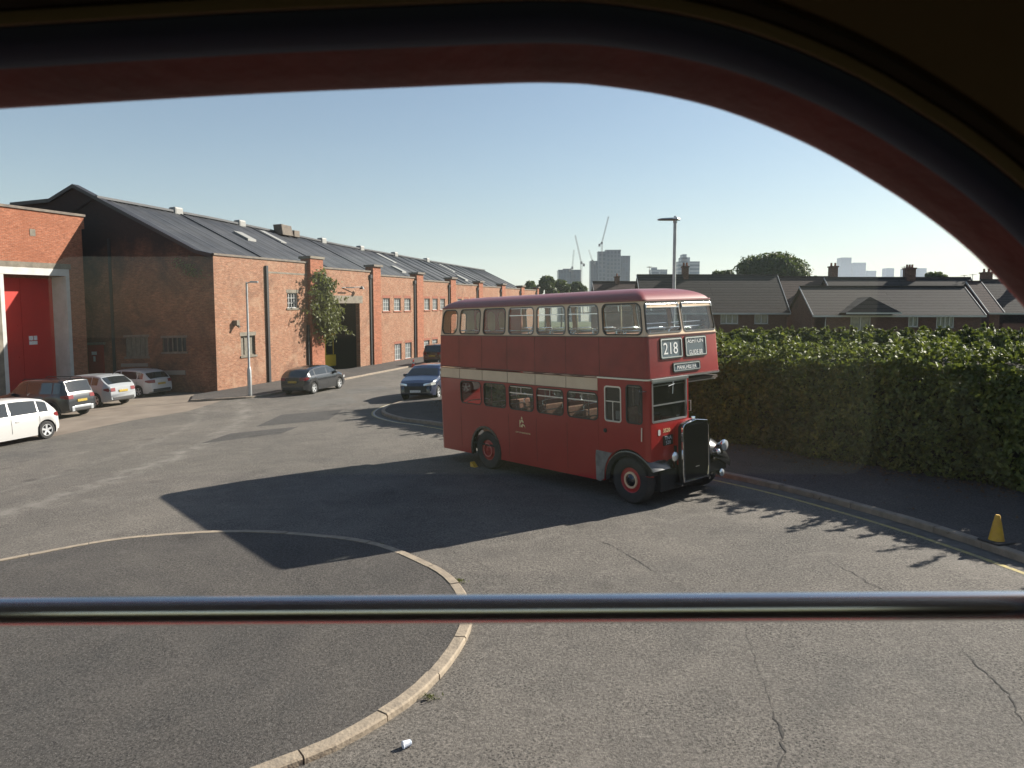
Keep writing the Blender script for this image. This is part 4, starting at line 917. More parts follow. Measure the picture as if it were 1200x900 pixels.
x, y = place_by_wheel(369, 461.5, AW, 4.3, 2.65, 1.8, 'rr'); make_car('parked_car', M['car_black'], 'near-black hatchback parked at the kerb outside the warehouse doorway', x, y, AW, 'hatch', 4.15, 1.78, 1.46, 2.6)
x, y = place_by_wheel(474, 468, AW+PI+.1, 4.3, 2.6, 1.84, 'fr'); make_car('parked_car', M['car_blue'], 'dark blue car facing the camera, half hidden behind the rear of the red bus', x, y, AW+PI+.1, 'coupe', 4.3, 1.84, 1.58, 2.6)
x, y = place_by_wheel(501, 427.5, AW, 4.4, 2.6, 1.84, 'rl'); make_car('parked_car', M['car_black'], 'black car seen from behind far up the road, beside the bus rear', x, y, AW, 'suv', 4.4, 1.84, 1.64, 2.6, detail=False)

# ================================================================== WAREHOUSE
A0 = np.array([-16.94, 42.01]); dW = np.array([.3037, .9528]); dG = np.array([-.9528, .3037])
def wh_xf(co, up=lambda s, t: 0):
    w = A0+dW*co[0]+dG*co[1]; return Vector((co[0], co[1], co[2]+G(*w)-G(*A0)))
WH = empty('brick_warehouse', (A0[0], A0[1], G(*A0)), AW, label='long red brick warehouse with stepped parapet, pilasters and dark sheet roof along the road', cat='warehouse')
def wp(name, mb, m, parent=None, **k): return mb.build(name, m, parent or WH, xf=wh_xf, **k)
END = 68.
PIL = [(9.35, 10.95), (18.4, 19.7), (26.65, 28.05), (34.75, 36.1), (43., 44.3), (51.2, 52.5), (59.4, 60.7), (67.2, 68.)]
TOPS = [7.82, 7.55, 7.31, 7.12, 6.98, 6.9, 6.85, 6.8]
outer = [(0, -.6), (END, -.6)]; top = []
prev = 0
for (a, c), zt_ in zip(PIL, TOPS): top += [(prev, zt_), (a, zt_)]; prev = a
top += [(END, 6.8)]; outer = [(0, -.8), (11.1, -.8), (11.1, 5.08), (16.5, 5.08), (16.5, -.8), (END, -.8)]+[p for p in top[::-1]]
up = [(20.35, 21.65), (22.4, 23.7), (24.4, 25.7), (28.65, 29.9), (30.55, 31.8), (32.4, 33.65), (37, 38.2), (38.9, 40.1), (40.8, 42), (45.3, 46.5), (47.2, 48.4), (49.1, 50.3)]
lo = [(22.4, 23.75), (24.45, 25.8), (28.4, 29.75), (30.4, 31.7)]
WN = [(6.97, 8.17, 4.78, 5.78), (2.18, 3.54, 1.95, 3.14)]+[(a, c, 4.42, 5.5) for a, c in up]+[(a, c, .15 if i < 2 else .85, 1.56) for i, (a, c) in enumerate(lo)]
b = MB(); b.plate(outer, [rect(*w) for w in WN], .35, fn=lambda a, c, d: (a, d, c)); wp('wall', b, M['brick'])
for i, (a, c, z0, z1) in enumerate(WN):
    mm = M['board'] if i == 1 else (M['pane_pale'] if i >= 2 else M['pane_dark'])
    if i >= 2+len(up): mm = M['pane_pale']
    b = MB(); b.box(a, c, .14, .16, z0, z1); w = wp('window', b, mm)
    b = MB(); t_ = .045
    b.box(a, a+t_, .08, .14, z0, z1); b.box(c-t_, c, .08, .14, z0, z1); b.box(a+t_, c-t_, .08, .14, z1-t_, z1); b.box(a+t_, c-t_, .08, .14, z0, z0+t_)
    nb = 3 if i != 1 else 2
    for k in range(1, nb+1): q = a+(c-a)*k/(nb+1); b.box(q-.02, q+.02, .09, .14, z0+t_, z1-t_)
    if i != 1:
        for k in range(1, 3): q = z0+(z1-z0)*k/3; b.box(a+t_, c-t_, .1, .138, q-.015, q+.015)
    wp('window_frame', b, M['frame_white'] if i != 1 else M['stone'], w)
    b = MB(); b.box(a-.1, c+.1, -.06, .1, z0-.12, z0-.0); b.box(a-.08, c+.08, -.012, .02, z1, z1+.22) ; wp('window_sill', b, M['stone'] if i < 2 else M['brick_trim'], w)
b = MB(); b.box(10.97, 16.95, -.02, .1, 5.083, 5.66); wp('lintel', b, M['stone'])
for (a, c), zt_ in zip(PIL, TOPS):
    i = PIL.index((a, c)); zz = (8.15, 8.0, 7.7, 7.5, 7.35, 7.25, 7.2, 7.15)[i]
    b = MB(); b.box(a, c, -.28 if i == 0 else -.2, .5, -.8, zz); P_ = wp('pilaster', b, M['brick_red'])
    b = MB(); b.box(a-.1, c+.1, -.36, .6, zz, zz+.16); wp('cap', b, M['coping'] if i else M['stone'], P_)
    if i:
        b = MB(); b.box(a-.28, a-.1, -.1, -.0, 0, zt_-.3); b.box(a-.34, a-.04, -.16, -.0, zt_-.5, zt_-.2); wp('downpipe', b, M['drain'])
b = MB(); b.box(4.66, 4.86, -.14, -.004, -.3, 7.45); wp('downpipe', b, M['drain'])
b = MB(); b.box(9.12, 9.3, -.14, -.004, 0, 3.6); wp('downpipe', b, M['drain'])
b = MB(); prev = 0.
for (a, c), zt_ in zip(PIL, TOPS): b.box(prev, a, -.07, .42, zt_+.002, zt_+.12); prev = c
wp('coping', b, M['coping'])
b = MB(); b.box(4.9, 9.3, -.012, 0, 7.0, 7.1); wp('string_course', b, M['stone'])
# brick base slabs
# gable towards the camera
b = MB(); gout = [(.002, -.8), (30, -.8), (30, 11.8), (15.2, 11.8), (14.9, 11.78), (11.75, 11.78), (9.87, 12.49), (1.05, 8.1), (.002, 7.84)]
gh = [rect(4.84, 6.54, 2.15, 3.3), rect(2.08, 3.78, 2.4, 3.2)]
b.plate(gout, gh, .3, fn=lambda a, c, d: (-.003+d, a, c)); wp('gable_wall', b, M['brick_gable'])
vg = [(.0, 7.86), (1.05, 8.12), (9.87, 12.53), (11.78, 11.82), (14.95, 11.82)]
b = MB(); b.grid([[(-.16, a, c-.16), (.3, a, c-.16), (.3, a, c+.05), (-.16, a, c+.05)] for a, c in vg], loop=True); wp('verge', b, M['drain'])
for t0, t1, z0, z1, mm in ((4.84, 6.54, 2.15, 3.3, 'board'), (2.08, 3.78, 2.4, 3.2, 'pane_dark')):
    b = MB(); b.box(.1, .14, t0, t1, z0, z1); w = wp('window', b, M[mm])
    b = MB()
    for k in range(6): q = t0+(t1-t0)*k/5; b.box(.05, .1, q-.03, q+.03, z0, z1)
    b.box(-.03, .1, t0-.1, t1+.1, z0-.12, z0-.002); b.box(-.02, .1, t0-.1, t1+.1, z1+.002, z1+.14); wp('window_frame', b, M['coping'], w)
b = MB(); b.box(-.05, 0, 2.2, 4.6, 1.05, 1.3); b.box(-.05, 0, 4.9, 6.9, 1.55, 1.75); wp('stone_band', b, mat('painted_stone', (.2, .18, .16), .9))
b = MB(); b.box(-.06, .0, 8.2, 9.38, -.4, 2.9); d_ = wp('side_door', b, M['darkred_door'])
b = MB(); b.box(-.066, -.06, 8.7, 9.1, 2.3, 2.5); b.box(-.066, -.06, 8.82, 8.98, 1.9, 2.22); wp('notice', b, M['plate_w'], d_)
b = MB(); b.box(-.16, -.0, 8.05, 9.4, 2.92, 3.05); wp('door_canopy', b, M['stone'])
b = MB(); b.box(-.07, -.02, 7.3, 7.5, -.3, 9.2); wp('downpipe', b, M['drain'])
# corrugated roof, real ripples
TR, ZR = 8.15, 11.72
DROP = ((0, 0), (10, .2), (28, .85), (48, 1.25), (66, 1.55))
b = MB(); n = int(END/.075); rows = []
for (t_, z_) in ((.3, 7.72), (3., 9.1), (5.6, 10.42), (TR, ZR), (10.5, ZR-.9), (20, 7.7)):
    row = []
    for k in range(n+1):
        s_ = END*k/n; drop = 0 if s_ < 9.3 else -.0
        row.append((s_-.12, t_, z_-.12+.03*math.sin(2*PI*s_/.3)+(.06 if (k % 14) == 0 else 0)-(.0 if t_ > 1 else .0)-interp(s_, DROP)*(1 if True else 0)))
    rows.append(row)
b.grid(rows); RF = wp('roof', b, M['roofsheet'], recalc=False, smooth=80)
b = MB()
for k in range(34): b.box(-.15+2*k, 1.85+2*k, TR-.15, TR+.2, ZR-.1, ZR+.04)
b.v = [(p[0], p[1], p[2]-interp(p[0], DROP)) for p in b.v]; wp('ridge_cap', b, M['roofsheet'], RF)
def roofz(s, t): return 7.6+(t-.3)*(ZR-7.72)/(TR-.3)-interp(s, DROP)
def roofpatch(s0, s1, t0, t1, h, m, name):
    b = MB(); b.add([(s, t, roofz(s, t)+dz) for dz in (.02, h) for s, t in ((s0, t0), (s1, t0), (s1, t1), (s0, t1))], [(0, 3, 2, 1), (4, 5, 6, 7), (0, 1, 5, 4), (1, 2, 6, 5), (2, 3, 7, 6), (3, 0, 4, 7)]); wp(name, b, m, RF)
for s0 in (14.5, 33.5, 49.5): roofpatch(s0, s0+.7, 5.6, 7.6, .1, M['skylight'], 'rooflight')
for s0, t0 in ((9.2, 4.6), (30.2, 3.), (47, 3.)): roofpatch(s0, s0+.9, t0, t0+1.2, .18, M['skylight'], 'rooflight')
for k in range(9):
    s0 = 6.5+7.6*k; roofpatch(s0, s0+.12, .5, 8., .09, M['roofsheet'], 'roof_batten'); 
b = MB(); b.plate([(17.2, 10.9), (18.7, 10.9), (18.4, 11.7), (17.0, 11.75)], t=.8, fn=lambda a, c, d: (a, 7.3+d, c)); b.box(19.1, 19.9, 7.5, 8.1, 10.9, 11.45); wp('roof_ventilator', b, M['coping'], RF, bevel=.04)
for s0 in (6, 12.6, 24, 31, 38.5, 47): b = MB(); b.box(s0, s0+.8, 7.9, 8.5, 11.4-interp(s0, DROP), 11.98-interp(s0, DROP)); wp('roof_vent', b, M['skylight'], RF, bevel=.12)
# inside: back wall and linings, their near-black colour paints in the dimness
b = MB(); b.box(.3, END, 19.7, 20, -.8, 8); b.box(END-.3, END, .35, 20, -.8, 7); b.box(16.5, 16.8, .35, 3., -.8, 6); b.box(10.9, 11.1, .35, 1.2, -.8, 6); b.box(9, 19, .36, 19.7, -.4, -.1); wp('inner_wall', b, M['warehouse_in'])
b = MB(); b.box(13.75, 14.9, -.5, -.45, 6.2, 6.28); b.tube([(13.9, -.02, 6.25), (15.9, -.5, 6.3)], .03); b.lathe([(.0, .14), (.1, .1), (.22, -.1)], (16., -.5, 6.25), n=12); wp('wall_lamp', b, M['drain'])
b = MB(); b.box(1.5, 1.75, -.3, 0, 3.8, 4.1); b.tube([(1.62, -.05, 3.9), (1.62, -.4, 3.7)], .08); wp('floodlight', b, M['stone'])
# yellow vehicle just inside the doorway
YV = empty('yellow_bus', (0, 0, 0), label='yellow bus front standing in the dark of the warehouse doorway', cat='bus')
YV.matrix_world = Matrix.Translation((A0[0]+dW[0]*14.9+dG[0]*3.4, A0[1]+dW[1]*14.9+dG[1]*3.4, G(-14, 56)-.1)) @ Matrix.Rotation(AW-PI/2, 4, 'Z')
b = MB(); b.box(-1.2, 1.2, 0, 6, .35, 1.25); b.box(-1.2, 1.2, 0, 6, 2.75, 3.0); 
for q in (-1.2, -.04, 1.12): b.box(q, q+.08, 0, .08, 1.25, 2.75)
for k in range(6): b.box(1.12, 1.2, k*1.15+.1, k*1.15+.18, 1.25, 2.75); b.box(-1.2, -1.12, k*1.15+.1, k*1.15+.18, 1.25, 2.75)
b.build('body', M['yvan'], YV, bevel=.04)
b = MB(); b.box(-1.12, 1.12, .03, .05, 1.25, 2.75); b.box(-1.17, -1.15, .1, 5.9, 1.25, 2.75); b.build('windows', M['pane_dark'], YV)
b = MB()
for q in (-1.1, .85):
    for k in (1., 4.6): b.lathe([(0, 0), (.45, 0), (.5, .05), (.5, .25), (0, .25)], (q, k, .5), 'x', 20)
b.build('wheels', M['rubber'], YV)

# wall plant hanging at the first pilaster
PL = empty('wall_shrub', (A0[0]+dW[0]*10.2-dG[0]*.3, A0[1]+dW[1]*10.2-dG[1]*.3, G(-14, 51)+3.6), AW, label='bushy green buddleia growing out of the warehouse brickwork beside the doorway', cat='shrub')
b = MB(); C_ = []; N_l = []
for k in range(46):
    s0 = random.gauss(.35, .35); z0 = random.uniform(-.1, 3.4); t0 = -.05
    ln = random.uniform(.7, 1.7); dx = random.gauss(.1, .9); dz = random.uniform(-.5, 1.0)
    pts = []
    for j in range(6):
        f = j/5; pts.append((s0+dx*ln*f*.9, t0-.55*ln*f*(1-.35*f), z0+dz*ln*f-.6*f*f*ln*.6))
    b.tube(pts, [.025*(1-j/6) for j in range(6)], 5)
    for j in range(40):
        f = random.uniform(.15, 1.05); i = min(int(f*5), 4); q = np.array(pts[i])*(1-(f*5-i))+np.array(pts[min(i+1, 5)])*(f*5-i)
        C_.append(q+np.random.default_rng(k*100+j).normal(size=3)*.14)
for k in range(2600):
    z = random.gauss(.4, .6) if random.random() < .6 else random.uniform(-.2, 3.)
    w_ = .75 if z < 1.4 else .45
    C_.append((random.gauss(.45, w_*.75), -abs(random.gauss(.35, .28)), z))
C_ = np.array(C_); C_ = C_[C_[:, 1] < .2]; leaves('foliage', C_, np.tile([0., -.5, .7], (len(C_), 1)), .15, M['ivy'], PL, .6, 2.2)
b.build('stem', M['bark'], PL)
SP = empty('wall_shrub', (A0[0]+dG[0]*1.6-dW[0]*.1, A0[1]+dG[1]*1.6-dW[1]*.1, G(-18, 42)+7.2), AW, label='small sprig of pale weeds rooted high on the sooty gable near the corner', cat='plant')
C_ = np.column_stack([-abs(rng.normal(0, .12, 170)), rng.normal(0, .55, 170), rng.normal(0, .22, 170)-.1]); C_[:, 2] -= C_[:, 1]*-.35
leaves('foliage', C_, np.tile([-1., 0, .4], (170, 1)), .09, M['ivy'], SP, .6)

# ---------------- building with the tall red doors
T0 = 8.0; S0 = -1.35
RB = empty('depot_building', (A0[0]+dG[0]*T0+dW[0]*S0, A0[1]+dG[1]*T0+dW[1]*S0, G(*(A0+dG*T0+dW*S0))), AW, label='flat-topped red brick depot building with a tall red door in a white surround', cat='building')
def rp(name, mb, m, parent=None, **k):
    base = A0+dG*T0+dW*S0; kk = .963
    def xf(co):
        w = base+dW*co[0]*kk+dG*co[1]; return Vector((co[0]*kk, co[1], .16+co[2]*kk+G(*w)-G(*base)))
    return mb.build(name, m, parent or RB, xf=xf, **k)
b = MB(); b.plate([(-16, -1), (-5.2, -1), (-5.2, 7.1), (-1.08, 7.1), (-1.08, -1), (-.004, -1), (-.004, 9.9), (-.0+.2, 9.9), (.2, 10.62), (-16, 10.62)], t=.9, fn=lambda a, c, d: (a, d, c)); rp('wall', b, M['brick_red'])
b = MB(); b.box(-16, .25, -.08, 1.0, 10.622, 10.76); rp('coping', b, M['coping'])
b = MB(); b.box(-16, -.9, -.03, 0, 7.42, 7.74); rp('lintel', b, M['stone'])
b = MB(); b.box(-5.75, -5.32, -.05, .0, -1, 7.4); b.box(-1.0, -.62, -.03, .0, -1, 1); rp('pier', b, M['stone'])
b = MB(); b.box(-1.06, -.9, -.03, .0, -1, 7.4)
b2 = MB(); b2.box(-1.30, -1.06, -.06, .06, -1, 7.02); b2.box(-5.35, -1.06, -.06, .06, 7.03, 7.42); b2.box(-5.35, -5.13, -.06, .06, -1, 7.02); rp('door_frame', b2, M['white'])
b2 = MB(); b2.box(-1.32, -1.09, .062, 1.0, -1, 7.0); b2.box(-5.19, -5.14, .062, 1.0, -1, 7.0); rp('door_reveal', b2, M['white'])
b = MB(); b.box(-5.14, -3.36, .98, 1.06, -1, 7.1); b.box(-3.34, -1.32, .98, 1.06, -1, 7.1); D_ = rp('door', b, M['reddoor'])
b = MB()
for z in (5.6, 4.2, 2.4, .9):
    b.box(-3.62, -3.08, .955, .98, z, z+.06)
rp('hinge', b, M['reddoor'], D_)
b = MB(); b.box(-2.98, -2.74, .95, .979, 3.35, 3.6); b.box(-2.68, -2.48, .95, .979, 3.35, 3.6); b.box(-2.98, -2.48, .95, .979, 3.1, 3.3); rp('notice', b, M['plate_w'], D_)
b = MB(); b.box(-3.4, -3.06, -.02, .0, 9.2, 9.58); rp('air_brick', b, M['stone'])
b = MB(); b.box(-16, -.4, .95, 1.3, 6.9, 10.4); b.box(-16, -15.7, .9, 12, -1, 10.4); b.box(-15.7, -.05, .9, 12, 10.3, 10.45); b.box(-.3, -.02, .9, 1.6, -1, 10.4); b.box(-15.7, -.05, 11.7, 12, -1, 10.3); rp('rear_wall', b, M['brick_red'])

# ================================================================== STREET FURNITURE
x, y = gp(293, 466)
LP = empty('street_lamp', (x, y, G(x, y)+.1), 0, label='slim grey street lamp at the warehouse corner with short arm and wide base', cat='street lamp')
b = MB(); b.lathe([(.11, 0), (.11, 1.35), (.075, 1.5), (.06, 1.55), (.05, 5.95), (0, 5.97)], (0, 0, 0), n=14); b.build('post', M['galv'], LP, smooth=40)
b = MB(); b.tube([(0, 0, 5.9), (.25, -.05, 5.98)], .03); b.box(.2, .62, -.12, .02, 5.93, 6.02); b.build('lamp_head', M['galv'], LP, bevel=.02)
LX, LY = 4.82, 22.
zt_ = at(787, 258, LY)[2]-G(LX, LY)-.11
LP = empty('street_lamp', (LX, LY, G(LX, LY)+.11), 0, label='tall grey street lamp with flat lantern rising behind the red bus', cat='street lamp')
b = MB(); b.lathe([(.085, 0), (.085, 1.3), (.055, 1.45), (.05, zt_), (0, zt_+.01)], (0, 0, 0), n=14); b.build('post', M['galv'], LP, smooth=40)
b = MB(); P = []
for q, w_, h_ in ((-.52, .02, .012), (-.42, .1, .03), (-.1, .13, .045), (.06, .1, .06), (.14, .04, .03)):
    P.append([(q, -w_, zt_+.02), (q, -w_*.7, zt_+.02+h_), (q, w_*.7, zt_+.02+h_), (q, w_, zt_+.02), (q, w_*.6, zt_-.01), (q, -w_*.6, zt_-.01)])
b.grid(P, loop=True); b.lathe([(0, .12), (.035, .11), (.04, .05)], (.0, 0, zt_+.01), n=10); b.lathe([(.06, -.08), (.06, .0)], (0, 0, zt_), n=12); b.build('lamp_head', M['galv'], LP)
# traffic cones
x, y = gp(1167, 643)
C1 = empty('traffic_cone', (x, y, G(x, y)+.113), .3, label='faded yellow traffic cone with black base on the kerb below the hedge', cat='traffic cone')
b = MB(); b.lathe([(.12, .03), (.11, .06), (.075, .25), (.062, .33), (.055, .345), (.04, .43), (.028, .45), (0, .45)], (0, 0, 0), n=20); b.build('cone', M['cone_y'], C1, smooth=40)
b = MB(); b.box(-.19, .19, -.19, .19, .0, .035); b.build('base', M['plastic'], C1, bevel=.015)
x, y = gp(484.5, 430)
C2 = empty('traffic_cone', (x, y, G(x, y)), 0, label='small red and white traffic cone in the road beyond the blue car', cat='traffic cone')
b = MB(); b.lathe([(.15, .03), (.1, .25)], (0, 0, 0), n=12, mi=0); b.lathe([(.1, .25), (.07, .4)], (0, 0, 0), n=12, mi=1); b.lathe([(.07, .4), (.03, .6), (0, .6)], (0, 0, 0), n=12, mi=0); b.box(-.2, .2, -.2, .2, 0, .03); b.build('cone', [M['cone_r'], M['white']], C2)
# litter and weeds
x, y = gp(472, 878)
b = MB(); b.lathe([(0, 0), (.03, 0), (.033, .01), (.033, .1), (.028, .11), (0, .11)], (0, 0, 0), 'x', 12); b.v = [(p[0]*.8, p[1]+.01*math.sin(p[0]*60), max(0, p[2]+.033+.006*math.sin(p[0]*90+p[1]*50))) for p in b.v]
o = b.build('drinks_can', M['blob_white']); o.location = (x, y, G(x, y)+.002); o.rotation_euler = (0, 0, .7); tag(o, 'crushed white drinks can lying on the tarmac beside the island kerb', 'litter')
for px_, py_, sc, lb in ((503, 820, .6, 'small green weed growing in a kerb joint beside the crushed can'), (538, 683, .7, 'tiny weed at the kerb where the island curves above the chrome rail'), (446, 640, .6, 'tiny weed on the far island kerb inside the shadow of the bus')):
    x, y = gp(px_, py_); n = 90
    a = rng.uniform(0, 2*PI, n); r = abs(rng.normal(0, .06, n))*sc; C_ = np.column_stack([np.cos(a)*r*1.6, np.sin(a)*r, rng.uniform(0, .07, n)*sc])
    o = leaves('weed', C_, np.tile([0, -.2, 1.], (n, 1)), .025*sc, M['ivy'], None, .7, 2.6); o.location = (x, y, G(x, y)+.01); tag(o, lb, 'weed')

# ================================================================== HEDGES
def hedge(name, path, thick, h, n_face, n_top, size, m, label, shoots=0, closed_end=True):
    """path: front face line; body on the left of travel"""
    base = path[len(path)//2]; root = empty(name, (base[0], base[1], G(*base)), 0, label=label, cat='hedge')
    P = np.array(path); seg = np.linalg.norm(np.diff(P, axis=0), axis=1); L = np.concatenate([[0], np.cumsum(seg)])
    def pt(s):
        i = np.clip(np.searchsorted(L, s, side='right')-1, 0, len(seg)-1); t = ((s-L[i])/seg[i])[:, None]; q = P[i]*(1-t)+P[i+1]*t
        d = (P[i+1]-P[i])/seg[i][:, None]; return q, np.column_stack([-d[:, 1], d[:, 0]])
    def gz(q): return GX*np.clip(q[:, 0], -60, 16)+GY*np.clip(q[:, 1], -40, 140)
    hh = lambda s: h+.16*nz(s, s*0, 0, 1.1)+.1*nz(s*2.3, s)
    out = []; nor = []
    s = rng.uniform(0, L[-1], n_face); z = rng.uniform(0, 1, n_face)**.9; q, n = pt(s); H_ = hh(s)
    bulge = .12*nz(s, z*3, 0, 1.5)+.1*nz(s*3.1, z*9)-.12*np.sin(z*PI)+abs(rng.normal(0, .13, n_face))+.25*np.clip(z-.85, 0, 1)*3*.6
    c = q+n*(bulge-.05)[:, None]; out.append(np.column_stack([c, gz(c)+.12+z*(H_-.3)])); nor.append(np.column_stack([-n, np.full(n_face, .35)]))
    s = rng.uniform(0, L[-1], n_top); w = rng.uniform(0, thick, n_top); q, n = pt(s); c = q+n*w[:, None]
    z = hh(s)+.13*nz(s*2, w*3)+.09*nz(s*6, w*7)-abs(rng.normal(0, .1, n_top))-.15*((w/thick*2-1)**4)-.3*np.clip(1-w/.9, 0, 1)**1.4; out.append(np.column_stack([c, gz(c)+z])); nor.append(np.tile([0, 0, 1.], (n_top, 1)))
    nb = n_face//4; s = rng.uniform(0, L[-1], nb); z = rng.uniform(0, 1, nb); q, n = pt(s); c = q+n*(thick+.05*nz(s, z*4)-abs(rng.normal(0, .1, nb)))[:, None]; out.append(np.column_stack([c, gz(c)+z*hh(s)])); nor.append(np.column_stack([n, np.full(nb, .3)]))
    ne = n_face//6
    for s_, sg in ((0., -1), (L[-1]-1e-4, 1)):
        s = np.full(ne, s_); q, n = pt(s); w = rng.uniform(0, thick, ne); z = rng.uniform(0, 1, ne); d = np.column_stack([n[:, 1], -n[:, 0]])*sg
        c = q+n*w[:, None]+d*rng.normal(.05, .08, ne)[:, None]; out.append(np.column_stack([c, gz(c)+z*h])); nor.append(np.column_stack([d, np.full(ne, .3)]))
    for k in range(shoots):
        s = np.array([random.uniform(0, L[-1])]); w = random.uniform(0, thick); q, n = pt(s); c = q+n*w; hgt = random.uniform(.12, .4)*(1.5 if random.random() < .15 else 1); m_ = int(14+hgt*40)
        f = rng.uniform(0, 1, m_); lean = rng.normal(0, .12, 2); cc = c+np.outer(f, lean)+rng.normal(0, .035, (m_, 2))
        out.append(np.column_stack([cc, np.full(m_, gz(c)[0]+hh(s)[0]-.05)+f*hgt])); nor.append(np.tile([0, 0, 1.], (m_, 1)))
    C_ = np.concatenate(out); N__ = np.concatenate(nor); C_ -= np.array([base[0], base[1], G(*base)])
    leaves('foliage', C_, N__, size, m, root, .5)
    b = MB(); rows = []
    for s_ in np.linspace(.12, L[-1]-.12, 60):
        q, n = pt(np.array([s_])); q = q[0]; n = n[0]; r = []
        for o, z in ((.22, -.05), (.24, h*.5), (.24, h-.6), (.9, h-.3), (thick-.3, h-.2), (thick-.2, h-.4), (thick-.2, -.05)):
            p = q+n*o; r.append((p[0]-base[0], p[1]-base[1], G(*p)-G(*base)+z))
        rows.append(r)
    b.grid(rows, loop=True); m0 = len(b.v); b.f += [tuple(range(7)), tuple(range(m0-7, m0))]; b.mi += [0, 0]; b.build('branches', M['core'], root)
    return root
HP = smooth_path([(-2.8, 34.), (-2.0, 30.6), (.3, 27.9), (3., 25.), (6.4, 20.75), (8.35, 17.6), (10.41, 14.66), (12.2, 10.6), (13.1, 6.)], 5)[::1]
hedge('laurel_hedge', [p for p in HP], 2.7, 2.8, 62000, 32000, .085, M['hedge'], 'tall thick laurel hedge along the pavement, its sunlit top just below the houses', shoots=420)
hedge('garden_hedge', [(7, 46.), (14, 44.), (24, 42.), (40, 41.5)], 1.6, 2.3, 14000, 12000, .17, M['hedge2'], 'lower clipped hedge beyond the laurel, in front of the houses', shoots=120)
n = 2600; idx = rng.integers(0, len(HP)-1, n); f_ = rng.uniform(0, 1, n)[:, None]; hp = np.array(HP); q = hp[idx]*(1-f_)+hp[idx+1]*f_
d = hp[idx+1]-hp[idx]; d /= np.linalg.norm(d, axis=1)[:, None]; off = abs(rng.normal(0, .45, n))+.02; q = q+np.column_stack([d[:, 1], -d[:, 0]])*off[:, None]*np.where(rng.uniform(0, 1, n) < .12, 4., 1.)[:, None]
q = q[(q[:, 1] > 7)]; C_ = np.column_stack([q, [G(*p)+.122 for p in q]])
o = leaves('fallen_leaves', C_, np.tile([0, 0, 1.], (len(C_), 1)), .05, mat('dead_leaves', (.13, .075, .03), .9, noise=(.06, .035, .02), nscale=9), None, .25); tag(o, 'brown fallen leaves scattered along the foot of the laurel hedge', 'leaf litter', kind='stuff')
for px_, py_, Y_, hgt, lb in ((1084, 404, 30., 3.3, 'dark fence post standing up between the two hedges'), (921, 402, 34., 3.2, 'thin dark post behind the hedge near the bus')):
    p = at(px_, py_, Y_); b = MB(); b.box(-.07, .07, -.07, .07, 0, hgt); b.box(-.09, .09, -.09, .09, hgt, hgt+.05)
    o = b.build('fence_post', M['plastic']); o.location = (p[0], p[1], p[2]-hgt+.3); tag(o, lb, 'post')

